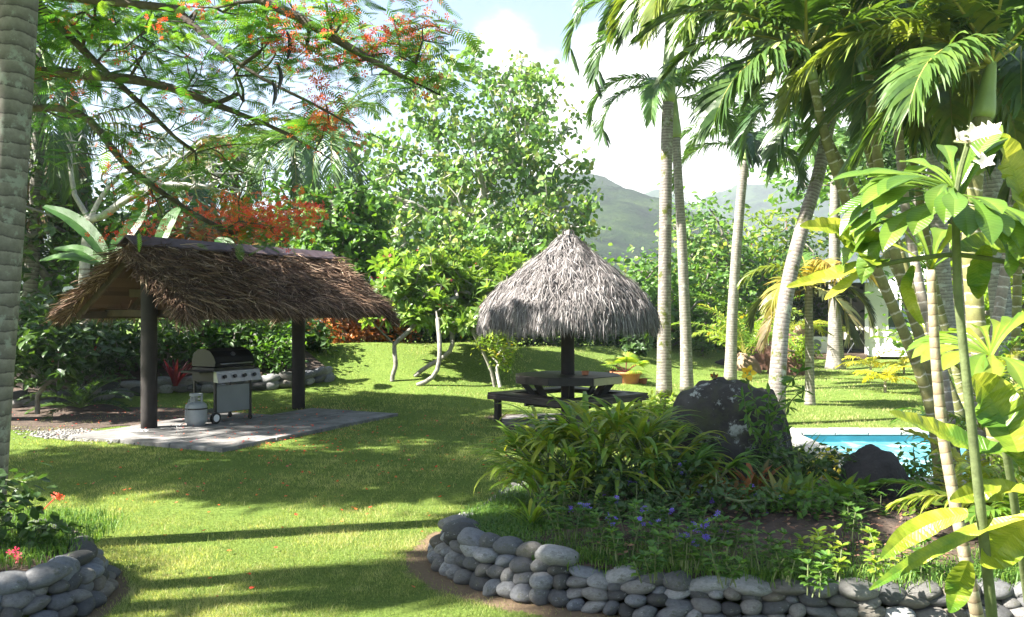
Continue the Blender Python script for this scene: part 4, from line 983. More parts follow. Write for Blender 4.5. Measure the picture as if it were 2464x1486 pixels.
# things on the porch
hs.rotation_euler = (0, 0, -.38)
def PR_(x, y, z):
    dx, dy = x-HX(2150), y-HY; return np.array([HX(2150)+dx*math.cos(.38)+dy*math.sin(.38), HY-dx*math.sin(.38)+dy*math.cos(.38), z])
p = PR_(HX(1975), HY-.2, .2); t = thing('outdoor_unit', 'white box shaped air conditioning unit on the porch edge', 'appliance', p)
m = MB(); m.box(p+np.array([0, 0, .3]), (.75, .32, .58), bev=.02); m.build('case', M_whitep, t)
m = MB(); m.tube([p+np.array([-.08, -.165, .3]), p+np.array([-.08, -.175, .3])], .2, 20); m.build('fan_grille', M_grey, t)
p = PR_(HX(2072), HY-.1, .2); t = thing('clothes_airer', 'folding clothes airer with white cloths on the porch', 'clothes airer', p)
for s_ in (-1, 1):
    m = MB(); m.tube([p+np.array([-.35*s_, s_*.15, 0]), p+np.array([.3*s_, s_*.15, 1.0])], .014, 6); m.build('leg', M_steel, t)
m = MB(); [m.tube([p+np.array([-.5+.12*k, -.25, .92]), p+np.array([-.5+.12*k, .25, .92])], .008, 5) for k in range(9)]; m.build('rails', M_steel, t)
for dx, lb in ((-.25, 'white cloth folded over the airer top on the porch'), (.42, 'white cloth hanging from the right of the porch airer')):
    m = MB(); n = 10; xs = np.linspace(-.2 if dx < 0 else -.12, .3 if dx < 0 else .14, n)
    prof = [(-.28, .62 if dx > 0 else .85), (-.26, .94), (.0, .95), (.26, .94), (.28, .5)]
    V = np.array([(p[0]+dx+x, p[1]+b+.02*math.sin(x*30), p[2]+z) for b, z in prof for x in xs]); V = np.concatenate([V, V+np.array([0, 0, .02])]); K = n*5
    Fc = [(i*n+j, i*n+j+1, (i+1)*n+j+1, (i+1)*n+j) for i in range(4) for j in range(n-1)]; Fc += [tuple(K+x for x in f) for f in Fc]
    m.add(V, Fc); tag(m.build('cloth', M_white), lb, 'cloth')
p = PR_(HX(2030), HY+1.1, .2); t = thing('outdoor_chair', 'dark slatted chair in the shade of the porch', 'chair', p)
m = MB(); [m.box(p+np.array([-.24+.12*k, 0, .42]), (.1, .45, .03)) for k in range(5)]; m.build('seat', M_timber, t)
m = MB(); [m.box(p+np.array([-.24+.12*k, .24, .68]), (.1, .03, .48)) for k in range(5)]; m.build('backrest', M_timber, t)
for a in (-.26, .26):
    for b in (-.2, .2): m = MB(); m.box(p+np.array([a, b, .21]), (.04, .04, .42)); m.build('leg', M_timber, t)

# ------------------------------------------------------------------ palms
GP = 'palm trees of the garden'
def pth(L): return [W(*q) for q in L]
# foreground coconut trunk, left edge (its crown stands above the frame)
palm('coconut_palm', 'thick ringed coconut trunk rising along the left edge of the photo', pth([(-48, 1295, 6.6), (-38, 1140, 6.6), (-16, 850, 6.6), (-3, 700, 6.6), (22, 350, 6.6), (46, 0, 6.6), (58, -350, 6.6), (64, -720, 6.6)]), .15, .12,
     ring_fronds(20, 3.3, (.15, 1.25), 1.2, ll=.8, lw=.06, n=60, rr=.03), M_tcoco, M_palm, M_rachisg, flare=1.1, seg=24, group=GP)
# royal palms right of the umbrella
palm('royal_palm', 'mossy ringed palm trunk with pale crownshaft just right of the thatched umbrella', pth([(1598, 952, 18.4), (1598, 800, 18.4), (1600, 600, 18.4), (1603, 400, 18.4), (1607, 245, 18.4)]), .142, .12,
     [dict(az=PI+.1, el=.75, L=3.2, droop=2.75, side=-.2, lw=.06, ll=.75, n=60), dict(az=PI-.5, el=.35, L=2.7, droop=2.3), dict(az=PI+.5, el=.95, L=3.0, droop=2.5), dict(az=-1.9, el=1.1, L=2.7, droop=2.3), dict(az=-.6, el=.9, L=2.8, droop=2.4), dict(az=.2, el=.7, L=2.8, droop=2.4), dict(az=1.2, el=.9, L=2.6, droop=2.1), dict(az=2.2, el=1.1, L=2.6, droop=2.2), dict(az=-1.2, el=.4, L=2.4, droop=1.9), dict(az=3.4, el=.1, L=2.5, droop=1.9)],
     M_troyalm, shaft=1.9, group=GP, seg=20)
for f_ in ():
    pass
palm('royal_palm', 'slimmer bright palm trunk standing close behind the mossy one', pth([(1653, 943, 19.2), (1650, 800, 19.2), (1640, 560, 19.2), (1630, 400, 19.2), (1627, 330, 19.2)]), .125, .09,
     [dict(az=PI-.1, el=.9, L=2.6, droop=2.7), dict(az=PI+.35, el=.5, L=2.5, droop=2.3), dict(az=0, el=.8, L=2.4, droop=2.2), dict(az=1.3, el=1.2, L=2.3, droop=1.8), dict(az=-1., el=1., L=2.2, droop=2.), dict(az=.5, el=.3, L=2.2, droop=1.8), dict(az=-2, el=.5, L=2.4, droop=2)], M_troyal, shaft=.9, group=GP, seg=18)
palm('royal_palm', 'pale palm trunk topped by a full feathery crown left of the leaning palm', pth([(1757, 918, 22), (1762, 760, 22), (1772, 600, 22), (1783, 470, 22), (1792, 385, 22)]), .135, .11,
     [dict(az=PI, el=1.1, L=2.4, droop=2.6), dict(az=PI-.4, el=.55, L=2.4, droop=2.2), dict(az=-2.2, el=1.1, L=2.5, droop=1.6), dict(az=-1.2, el=1.45, L=2.4, droop=.9), dict(az=1., el=1.5, L=2.4, droop=.7), dict(az=.1, el=1.1, L=2.3, droop=2.2), dict(az=.3, el=.5, L=2.2, droop=2.2), dict(az=2.2, el=1., L=2.3, droop=2.), dict(az=-.7, el=.7, L=2.2, droop=2.1), dict(az=-1.7, el=.6, L=2.2, droop=2.)],
     M_troyal, shaft=.25, group=GP, seg=18)
palm('coconut_palm', 'leaning grey palm trunk behind the tall boulder', pth([(1866, 1022, 13.8), (1870, 920, 13.8), (1880, 780, 13.9), (1903, 650, 14), (1935, 530, 14.2), (1968, 430, 14.4), (1995, 300, 14.6), (2005, 230, 14.7)]), .125, .095,
     [dict(az=PI, el=.3, L=2.2, droop=2.1), dict(az=PI+.5, el=-.1, L=2.0, droop=1.5), dict(az=-1.8, el=.5, L=2.2, droop=1.7), dict(az=0, el=.3, L=2.2, droop=1.8), dict(az=-.8, el=.8, L=2.2, droop=1.8), dict(az=2.5, el=.9, L=2.2, droop=1.9), dict(az=1.2, el=1.2, L=2, droop=1.5), dict(az=3.4, el=1., L=2.3, droop=2.)], M_troyalm, group=GP, seg=20)
palm('coconut_palm', 'short thin palm with drooping yellowed fronds in the middle of the pool lawn', pth([(1949, 977, 16.4), (1948, 850, 16.4), (1946, 760, 16.4), (1946, 690, 16.4)]), .085, .07,
     [dict(az=a, el=e, L=1.45, n=44, ll=.5, droop=dr, ml=mm) for a, e, dr, mm in ((0, .9, 1.9, M_palmy), (PI, .9, 1.9, M_palmy), (-.5, .3, 1.9, M_palmd), (-2.5, .5, 2., M_palmy), (2.6, .2, 1.8, M_palmd), (-1.5, 1.1, 2.2, M_palmy), (1.5, 1.2, 1.5, M_palm), (3.3, -.4, 1.1, M_palmd), (-1., -.1, 1.6, M_palmd))], M_troyal, mr=M_rachis, group=GP, seg=14)
palm('royal_palm', 'white swollen palm trunk beside the cottage porch', pth([(2010, 893, 26.3), (2010, 850, 26.3), (2009, 780, 26.3), (2008, 700, 26.3), (2008, 560, 26.3), (2010, 420, 26.3)]), .19, .14,
     ring_fronds(9, 2.6, (.0, 1.2), 1.9, n=36), M_troyal, shaft=.6, group=GP, flare=1.7, seg=18)
# young yellow palms on the pool lawn
for k, (u, v, h, lb) in enumerate(((2130, 948, .7, 'small yellow palm seedling at the front of the pool lawn'), (2095, 905, .9, 'bushy yellow young palm before the porch'), (2175, 905, .8, 'yellow young palm beneath the cottage wall'))):
    p = G(u, v); t = thing('young_palm', lb, 'palm plant', p, 'young yellow palms on the lawn')
    m = MB(); m.tube([p, p+np.array([0, 0, .25])], .03, 8); m.build('stem', M_tcaneg, t)
    m = MB(); [frond(m, p+np.array([0, 0, .25]), i*2.4+k, .5+.3*(i % 3), h, 1.2, 16, .28, .035, rr=.009) for i in range(7)]; m.build('fronds', [M_yellow, M_rachis], t)
# golden cane palms on the right
def cane(name, lb, L, r0, r1, fronds, mt=M_tcane, **k): return palm(name, lb, pth(L), r0, r1, fronds, mt, M_cane, M_rachis, group='golden cane palms right of the pool', **k)
cane('cane_palm', 'slanting ringed cane palm whose crown opens at the top centre right', [(2265, 1165, 8.6), (2246, 1000, 8.6), (2212, 890, 8.6), (2120, 670, 8.5), (2040, 500, 8.5), (1985, 330, 8.4), (1955, 190, 8.4)], .055, .042,
     [dict(az=PI, el=.75, L=1.75, droop=1.5, ll=.5), dict(az=PI+.25, el=.35, L=1.6, droop=1.3, ll=.5), dict(az=PI-.5, el=1.1, L=1.7, droop=1.2), dict(az=-1.9, el=.9, L=1.5, droop=1.4), dict(az=.2, el=1.1, L=1.6, droop=1.), dict(az=-.4, el=.6, L=1.5, droop=1.5), dict(az=1.5, el=1.2, L=1.6, droop=1.), dict(az=-2.6, el=-.05, L=1.5, droop=1.2), dict(az=2.9, el=1.3, L=1.6, droop=1.5)], shaft=.3)
cane('cane_palm', 'green ringed cane palm climbing past the top of the photo', [(2300, 1150, 8.9), (2262, 980, 8.9), (2225, 850, 8.9), (2165, 660, 8.9), (2120, 450, 8.9), (2098, 260, 8.9), (2080, 100, 8.9), (2066, -60, 8.9), (2055, -200, 8.9)], .055, .045,
     ring_fronds(10, 1.8, (-.3, 1.2), 1.5, ll=.5, rr=.014), shaft=.3)
cane('cane_palm', 'thick cane palm with orange leaf stalks in the top right corner', [(2420, 1200, 7.9), (2390, 1000, 7.9), (2350, 800, 7.8), (2335, 600, 7.8), (2345, 400, 7.8), (2365, 280, 7.8)], .08, .075,
     [dict(az=PI, el=.6, L=1.9, droop=1.5, ll=.55), dict(az=PI+.4, el=1., L=1.9, droop=1.2, ll=.55), dict(az=PI-.5, el=.2, L=1.8, droop=1.3, ll=.55), dict(az=.1, el=.7, L=1.7, droop=1.2), dict(az=-.8, el=.9, L=1.6, droop=1.4), dict(az=-1.8, el=1.2, L=1.6, droop=1.2), dict(az=1.4, el=1., L=1.8, droop=1.3), dict(az=2.5, el=1.1, L=1.9, droop=1.4), dict(az=-2.5, el=.3, L=1.6, droop=1.5), dict(az=3., el=-.2, L=1.5, droop=1.)],
     mt=M_tcane, shaft=.5, flare=1.05)
cane('cane_palm', 'half hidden cane palm whose dark fronds fill the gap above the leaning palm', [(2320, 1020, 11), (2230, 800, 11), (2130, 500, 11), (2040, 200, 11), (1990, -20, 11)], .055, .045, ring_fronds(16, 2.3, (-.6, 1.0), 1.4), shaft=.3)
cane('cane_palm', 'half hidden cane palm with fronds over the middle of the upper right', [(2330, 1000, 11.5), (2250, 700, 11.5), (2200, 400, 11.5), (2180, 150, 11.5)], .055, .045, ring_fronds(16, 2.3, (-.6, 1.0), 1.4), shaft=.3)
cane('cane_palm', 'half hidden cane palm with fronds against the right edge near the top', [(2440, 1000, 11), (2450, 600, 11), (2460, 300, 11), (2462, 60, 11)], .055, .045, ring_fronds(16, 2.2, (-.7, 1.0), 1.4), shaft=.3)
cane('cane_palm', 'half hidden cane palm spreading above the pale feathery crowned palm', [(2330, 985, 12.5), (2180, 700, 12.5), (2000, 350, 12.5), (1860, 60, 12.5), (1800, -60, 12.5)], .055, .045, ring_fronds(16, 2.3, (-.6, 1.0), 1.5), shaft=.3)
cane('cane_palm', 'grey ringed cane palm leaning right at the far right edge', [(2350, 1150, 9.3), (2380, 900, 9.3), (2420, 650, 9.4), (2450, 400, 9.5), (2465, 200, 9.5)], .06, .05, ring_fronds(10, 1.9, (-.4, 1.2), 1.5, ll=.5), mt=M_tcaneg, shaft=.3)
cane('cane_palm', 'grey cane stem leaning behind the first slanting cane palm', [(2300, 1120, 9.6), (2270, 900, 9.6), (2215, 700, 9.6), (2180, 520, 9.6), (2160, 300, 9.6), (2165, 100, 9.7)], .055, .045, ring_fronds(10, 1.8, (-.5, 1.1), 1.4, ll=.5), mt=M_tcaneg, shaft=.3)
cane('cane_palm', 'upright brown flecked cane stem right of the slanting cane palms', [(2345, 1120, 9.9), (2340, 900, 9.9), (2325, 700, 9.9), (2315, 500, 9.9), (2300, 250, 9.9)], .07, .055, ring_fronds(9, 1.8, (-.5, 1.1), 1.5, ll=.5), mt=M_tcaneg, shaft=.3)
# dark thick trunks behind them
palm('royal_palm', 'dark shaded palm trunk behind the cane palms at the right', pth([(2420, 930, 13), (2410, 750, 13), (2395, 600, 13), (2385, 400, 13), (2380, 60, 13)]), .15, .13, ring_fronds(12, 2.6, (-.4, 1.2), 1.8), M_troyal, M_palm, M_rachisg, shaft=.6, group=GP, seg=16)
palm('royal_palm', 'tall palm with dark fronds high above the cane palms', pth([(2290, 925, 15), (2270, 700, 15), (2250, 400, 15), (2240, 120, 15), (2230, -60, 15)]), .14, .12, ring_fronds(13, 2.8, (-.5, 1.2), 1.8), M_troyal, M_palm, M_rachisg, shaft=.6, group=GP, seg=16)
# low areca fronds at the right edge
def low_palm(lb, p, n, L, tone=(0, 1), ml=M_gold, az=(0, 2*PI), ll=.4):
    t = thing('palm_clump', lb, 'palm plant', p)
    for k in range(n):
        m = MB(); frond(m, np.array(p)+np.array([random.uniform(-.15, .15), random.uniform(-.15, .15), 0]), random.uniform(*az), random.uniform(.7, 1.45), L*random.uniform(.7, 1.1), random.uniform(.9, 1.6), 34, ll, .03, rr=.012, tone=tone); m.build('frond', [ml, M_rachis], t)
low_palm('bright feathery palm clump at the right edge above the pool', G(2440, 1160), 16, 1.7, ll=.38)
low_palm('feathery palm clump at the foot of the right hand canes', W(2370, 1280, 6.6), 13, 1.1, ll=.3)
low_palm('low fern like palm clump at the lower right edge', W(2500, 1330, 5.6), 12, .9, ll=.25, ml=M_gold)
low_palm('green palm clump behind the right hand canes', W(2360, 1010, 11.5), 14, 1.7, ml=M_gold)
low_palm('pale sunlit palm clump in the garden right of the umbrella', W(1800, 850, 23.5), 14, 2.4, ml=M_gold, ll=.55)
low_palm('tall yellow green palm clump between the pale trunks and the cottage', W(1850, 850, 28.5), 14, 3.8, ml=M_gold, ll=.7)

# background coconut palms on the left
for (u, v, d, h, lb) in ((560, 345, 30, 0, 'distant coconut palm left of the round leafed tree'), (705, 330, 29, 0, 'distant coconut palm in the gap beside the round leafed tree'), (800, 300, 27, 0, 'coconut palm whose fronds meet the round leafed tree'), (455, 420, 26, 0, 'coconut palm behind the shelter roof')):
    tp = W(u, v, d); bs = np.array([tp[0]+random.uniform(-.8, .8), d, 0.]); mid = (tp+bs)/2+np.array([random.uniform(-.3, .3), 0, 0])
    palm('coconut_palm', lb, [bs, mid, tp], .17, .12, ring_fronds(17, 3.1, (-.9, 1.2), 1.3, ll=.75, lw=.05, n=38, rr=.03, ml=M_palm if random.random() < .6 else M_palmd, tone=(.1, .9)), M_tcoco, M_palm, M_rachis, group=GP, seg=10)
palm('coconut_palm', 'dark coconut palm hanging behind the left trunk near the top', pth([(60, 880, 22), (80, 600, 22), (95, 300, 22), (100, 120, 22)]), .17, .14, ring_fronds(18, 4.0, (-.9, 1.0), 1.2, ml=M_dark, ll=.85, lw=.05, n=48, rr=.03, grav=.9), M_tcoco, M_palm, M_rachisg, group=GP, seg=12)
palm('coconut_palm', 'second dark coconut palm low behind the left trunk', pth([(120, 870, 23.5), (130, 700, 23.5), (140, 500, 23.5), (150, 330, 23.5)]), .17, .14, ring_fronds(16, 3.3, (-1.1, .9), 1.1, ll=.8, lw=.05, n=42, rr=.03, grav=.9, ml=M_palmd), M_tcoco, M_palm, M_rachisg, group=GP, seg=12)

# ------------------------------------------------------------------ trees
# big open round leafed tree
bs = W(1105, 850, 26.5); bs[2] = gz(bs[0], bs[1])
lm = [(smooth_path([bs, W(1103, 700, 26.5), W(1098, 560, 26.5), W(1090, 500, 26.5)], 8), -1),
      (smooth_path([W(1085, 470, 26.3), W(1055, 400, 26.2), W(1050, 300, 26), W(1040, 220, 26)], 8), 7),
      (smooth_path([W(1125, 530, 26.3), W(1160, 500, 26), W(1175, 430, 25.8), W(1215, 340, 25.6), W(1230, 250, 25.6)], 9), 6),
      (smooth_path([W(1040, 520, 26.3), W(990, 490, 26), W(930, 470, 25.8)], 5), 6),
      (smooth_path([W(1180, 560, 26), W(1270, 520, 25.7), W(1360, 500, 25.5)], 6), 5),
      (smooth_path([W(1165, 470, 25.6), W(1150, 400, 25.4), W(1130, 300, 25)], 5), 17)]
def gap(C): return np.ones(len(C), bool)
tree('round_leaved_tree', 'large open tree with round pale green leaves and grey limbs behind the umbrella', bs, lm,
     [(W(1050, 250, 26), (1.7, 2, 1.9), 70), (W(1250, 300, 26), (2.1, 2.2, 1.7), 110), (W(1100, 430, 26), (3.0, 2.4, 1.7), 170), (W(1300, 450, 25.5), (1.7, 2.2, 1.6), 95), (W(1060, 580, 25), (2.7, 2., 1.1), 110), (W(1270, 580, 25), (1.9, 1.8, 1.1), 90), (W(920, 400, 26), (.9, 1.5, 1.8), 36), (W(1140, 140, 26), (.3, .6, .5), 7), (W(1240, 180, 26), (1.2, 1., .5), 22), (W(1410, 520, 25), (.45, .8, .8), 16)],
     .30, dict(per=15, spread=.18, size=.155, T=ROUND, droop=.75, upn=.5), M_almond, M_barkw, flowers=(M_gold, .12, 8, .12, .08), jit=.2, tip=.014, group=None)
# dark dense tree right of the shelter
bs = GH(812, 815)
tree('mango_tree', 'dense dark green tree standing behind the right end of the shelter roof', bs, [(smooth_path([bs, W(815, 740, bs[1]+.3), W(812, 650, bs[1]+.5)], 5), -1)],
     [(W(820, 560, 22.5), (1.25, 1.3, 1.2), 80), (W(760, 500, 23), (.6, .8, .7), 24), (W(880, 500, 23), (.7, .9, .7), 30), (W(780, 680, 22.3), (.7, .8, .8), 32), (W(900, 620, 22.5), (.8, .9, .9), 40)], .14, dict(mode='rosette', n=13, size=.27, fill=5, spread=.16), M_green, M_barkg,
     flowers=(M_pink, .06, 6, .08, .07))
# frangipani trees with bare crooked pale trunks
d1 = GH(944, 918); D1 = d1[1]
def fr_tree(lb, limbs, blobs, n=13, size=.3, R=.048, ml=M_frang, fl=True):
    return tree('frangipani_tree', lb, limbs[0][0][0], limbs, blobs, R, dict(mode='rosette', n=n, size=size, wid=.72), ml, M_barkf, flowers=(M_pink, .06, 5, .1, .07) if fl else None, jit=.15, tip=.016, seg=.35, group='frangipani trees on the grass bank')
fr_tree('crooked frangipani with a forked pale trunk on the grass bank beside the shelter', [
    (smooth_path([d1, W(942, 901, D1), W(957, 882, D1), W(949, 859, D1), W(949, 830, D1+.1)], 9), -1), (smooth_path([W(935, 815, D1), W(919, 800, D1), W(900, 780, D1)], 4), 8), (smooth_path([W(961, 817, D1), W(985, 800, D1+.2), W(1015, 768, D1+.5), W(1025, 700, D1+.8)], 6), 8)],
    [(W(905, 775, D1), (.25, .3, .1), 4), (W(1000, 760, D1+.5), (.35, .4, .2), 14), (W(985, 705, D1+1), (.85, .9, .6), 70), (W(1000, 640, D1+2), (1.1, .8, .4), 60)])
a2 = GH(998, 908); a3 = GH(1003, 928)
fr_tree('frangipani whose lower trunk curves along the grass before rising', [(smooth_path([a3, W(1035, 920, a3[1]), W(1056, 903, a3[1]), W(1056, 880, a3[1]+.1), W(1060, 840, a3[1]+.1), W(1056, 800, a3[1]+.3), W(1050, 750, a3[1]+.6)], 11), -1)],
    [(W(1070, 710, 20.3), (.8, .9, .7), 70), (W(1085, 775, 19.3), (.4, .4, .25), 16), (W(1045, 735, a3[1]+.7), (.45, .35, .2), 16), (W(1100, 640, 21.5), (1.2, .8, .4), 66)])
fr_tree('frangipani with a trunk sweeping low to the right on the grass bank', [(smooth_path([a2, W(1006, 895, a2[1]), W(1026, 880, a2[1]), W(1062, 868, a2[1]), W(1080, 855, a2[1]), W(1096, 832, a2[1]), W(1085, 800, a2[1]+.2), W(1080, 760, a2[1]+.5)], 11), -1)],
    [(W(1100, 770, a2[1]), (.35, .3, .15), 6), (W(1150, 710, 21), (.9, .9, .75), 80), (W(1190, 655, 21.5), (1.0, .8, .4), 66)])
a4 = GH(1190, 932)
fr_tree('frangipani leaning left beside the croton bush near the umbrella', [(smooth_path([a4, W(1186, 900, a4[1]), W(1172, 868, a4[1]), W(1155, 830, a4[1]), W(1138, 800, a4[1])], 8), -1)],
    [(W(1125, 790, a4[1]), (.3, .3, .12), 5), (W(1170, 760, a4[1]+.5), (.4, .4, .3), 12), (W(1215, 700, 20.5), (.7, .8, .8), 60)], R=.035)
# croton bush
tree('croton_bush', 'croton bush with pale stems and yellow green leaves beside the umbrella', a4+np.array([.12, -.1, 0]), [(smooth_path([a4+np.array([.12, -.1, 0]), W(1195, 890, a4[1])], 4), -1)],
     [(W(1195, 810, a4[1]), (.4, .4, .5), 46), (W(1210, 860, a4[1]), (.22, .25, .25), 12)], .04, dict(per=16, spread=.1, size=.13, wid=.7), M_gold, M_barkw, flowers=(M_yelf, .15, 5, .08, .06), cat='bush', seg=.25)
# pale bare tree on the left
b_ = W(205, 760, 21); b_[2] = gz(b_[0], b_[1])
tree('bare_tree', 'leafless tree with thick whitish limbs behind the shelter', b_, [(smooth_path([b_, W(200, 600, 21), W(215, 530, 21)], 6), -1), (smooth_path([W(240, 480, 21), W(270, 430, 21), W(330, 395, 21), W(420, 370, 21)], 7), 5), (smooth_path([W(250, 520, 20.8), W(310, 470, 20.6), W(400, 440, 20.4), W(500, 450, 20.4)], 7), 5), (smooth_path([W(180, 470, 21), W(165, 400, 21), W(170, 320, 21)], 5), 5)],
     [(W(400, 400, 20.5), (2.2, 1, .9), 70), (W(540, 440, 20.5), (1., .8, .5), 26), (W(180, 330, 21), (.8, .8, .8), 20)], .12, dict(per=3, spread=.2, size=.12), M_green, M_barkw, tip=.012, jit=.35, seg=.4)
# banana plant
p = W(262, 700, 17.2); p[2] = gz(p[0], p[1])
t = thing('banana_plant', 'banana plant with broad arching leaves behind the left of the shelter', 'banana plant', p)
m = MB(); m.tube([p, W(262, 660, 17.2), W(263, 615, 17.2)], [.1, .07, .04], 10); m.build('stem', M_stemg, t, smooth=True)
for pts, w in (([(262, 625), (215, 560), (165, 520), (105, 497)], .17), ([(266, 610), (290, 585), (325, 540), (352, 492)], .15), ([(266, 620), (272, 600), (278, 572)], .09), ([(258, 640), (200, 622), (150, 618), (95, 628)], .16), ([(380, 600), (395, 560), (415, 520), (432, 500)], .17), ([(255, 640), (190, 600), (130, 600)], .14), ([(265, 640), (330, 610), (400, 625)], .15), ([(560, 620), (545, 590), (520, 575)], .15)):
    P = smooth_path([W(u, v, 17.2+.15*k) for k, (u, v) in enumerate(pts)], 12); q = np.linspace(0, 1, 12)
    m = MB(); ribbon(m, P, w*np.sin(PI*np.clip(q*.93+.04, 0, 1))**.55, up=(random.uniform(-.3, .3), -.55, .8), fold=.22, wav=.05, rib=.35); m.build('leaf', M_banana, t)

# flamboyant tree (foreground canopy top left)
FB = np.array([-8.8, 14.2, 0.])
fl_l = [(smooth_path([FB, FB+np.array([.3, -.2, 1.6]), W(-30, 330, 13.2)], 8), -1),
        (smooth_path([W(60, 262, 12.8), W(160, 258, 12.5), W(230, 290, 12.3), W(270, 370, 12.1), W(340, 430, 12), W(420, 485, 12), W(510, 545, 12.3), W(560, 560, 12.6)], 16), 7),
        (smooth_path([W(0, 220, 12.8), W(90, 165, 12.2), W(180, 180, 11.8), W(330, 190, 11.3), W(430, 215, 11), W(560, 270, 10.8), W(700, 320, 10.6), W(820, 400, 10.6)], 18), 7),
        (smooth_path([W(-60, 160, 12.5), W(-40, 40, 11.5), W(100, -60, 10.6), W(300, -120, 10), W(520, -40, 9.6), W(700, 20, 9.4), W(850, 130, 9.4), W(960, 180, 9.4), W(1060, 230, 9.6)], 20), 6),
        (smooth_path([W(100, 20, 12), W(170, 90, 11.8), W(250, 170, 11.6), W(330, 240, 11.4), W(420, 330, 11.3)], 10), 44),
        (smooth_path([W(420, 20, 10.2), W(540, 130, 10), W(620, 190, 10), W(760, 250, 10), W(840, 300, 10)], 10), 47)]
fl_b = [(W(250, 60, 11.5), (1.5, 1.4, .5), 42), (W(200, 150, 12), (1.2, 1.2, .6), 26), (W(480, 60, 10.6), (1.3, 1.2, .5), 42), (W(640, 100, 10), (1.2, 1.2, .5), 38), (W(450, 200, 11), (1.6, 1.2, .55), 34), (W(330, 330, 11.5), (1.2, 1, .7), 22), (W(560, 300, 10.8), (1.2, 1., .45), 14),
        (W(850, 60, 9.6), (1.0, .9, .4), 34), (W(960, 130, 9.5), (.6, .7, .4), 16), (W(1020, 210, 9.6), (.25, .4, .2), 5), (np.array([-7.2, 13.0, 6.2]), (2.4, 1.8, .5), 36), (W(330, 470, 12), (1.0, 1, .4), 14), (W(620, 540, 13), (.9, .8, .3), 26), (W(480, 420, 11.8), (1.3, 1, .5), 18), (W(780, 300, 10.3), (.5, .6, .5), 12), (W(120, 250, 13), (.9, 1.4, .6), 14),
        (np.array([-8.6, 8.0, 6.5]), (3.6, 1.7, .5), 130), (np.array([-8.4, 11.2, 6.7]), (3.4, 1.8, .5), 100), (np.array([-11.6, 14.5, 6.3]), (2.6, 1.5, .6), 90), (np.array([-14, 15.2, 6.4]), (2.2, 1.8, .6), 60), (np.array([-11.6, 8.6, 6.4]), (2.2, 1.7, .5), 60)]  # unseen crown clusters added to shade the lawn and the shelter surroundings
t = thing('flamboyant_tree', 'spreading flamboyant tree with feathery leaves and red blossom over the shelter', 'tree', FB)
tg = np.concatenate([blob(c, r, n, .5) for c, r, n in fl_b]); A, par, ends = grow(fl_l, list(tg), .45, .14, .12)
m = MB(); skeleton_mesh(m, A, par, .23, .007, pw=.58); m.build('trunk', M_bark, t, smooth=True)
C = A[ends]; m = MB(); off = (C[:, 2] > 5.6) & (((C[:, 1] < 14.6) & (C[:, 0] < -4.8)) | (C[:, 0] < -9)); C4 = np.concatenate([np.repeat(C[~off], 6, 0), np.repeat(C[off], 20, 0)]); n = len(C4)  # extra sprays on the high left clusters deepen the shade they throw
P = C4+RNG.normal(size=(n, 3))*np.array([.22, .22, .1]); D = rdir(n); D[:, 2] = D[:, 2]*.25-.12; Nn = rdir(n)*.35; Nn[:, 2] += 1
inst(m, FEA, P, D, Nn, np.where(P[:, 1]*.348+1.8 < P[:, 2]-.15, RNG.uniform(.26, .46, n), RNG.uniform(.18, .34, n))); m.build('crown', M_feather, t)
uu = 1232+F*C[:, 0]/C[:, 1]; vv = 743-F*(C[:, 2]-CAMH)/C[:, 1]
k = ((uu > 640) & (RNG.random(len(C)) < .55)) | ((vv > 440) & (RNG.random(len(C)) < .6)) | (RNG.random(len(C)) < .1)
Cf = np.concatenate([C[k], blob(W(620, 515, 12.8), (.95, .6, .24), 46), blob(W(690, 545, 12.8), (.4, .3, .1), 8), blob(W(780, 235, 10.2), (.12, .2, .25), 5), blob(W(790, 280, 10.2), (.25, .2, .2), 8), blob(W(960, 90, 9.5), (.35, .3, .12), 10), blob(W(735, 120, 10), (.12, .2, .15), 4), blob(W(340, 560, 13), (.5, .3, .15), 8)])
m = MB(); leaves(m, Cf, 12, .11, .075, FLOWER, 0, .5, .8); m.build('blossom', M_red, t)
for (u, v, L) in ((690, 75, .33), (668, 155, .3), (655, 195, .28), (735, 35, .4)):
    p = W(u, v, 9.8); m = MB(); P = np.array([p+np.array([.04*math.sin(q*PI), 0, -L*q]) for q in np.linspace(0, 1, 8)]); ribbon(m, P, [.006, .018, .022, .024, .024, .022, .016, .003], up=(0, -1, .1), fold=.3); m.build('seed_pod', M_black, t)

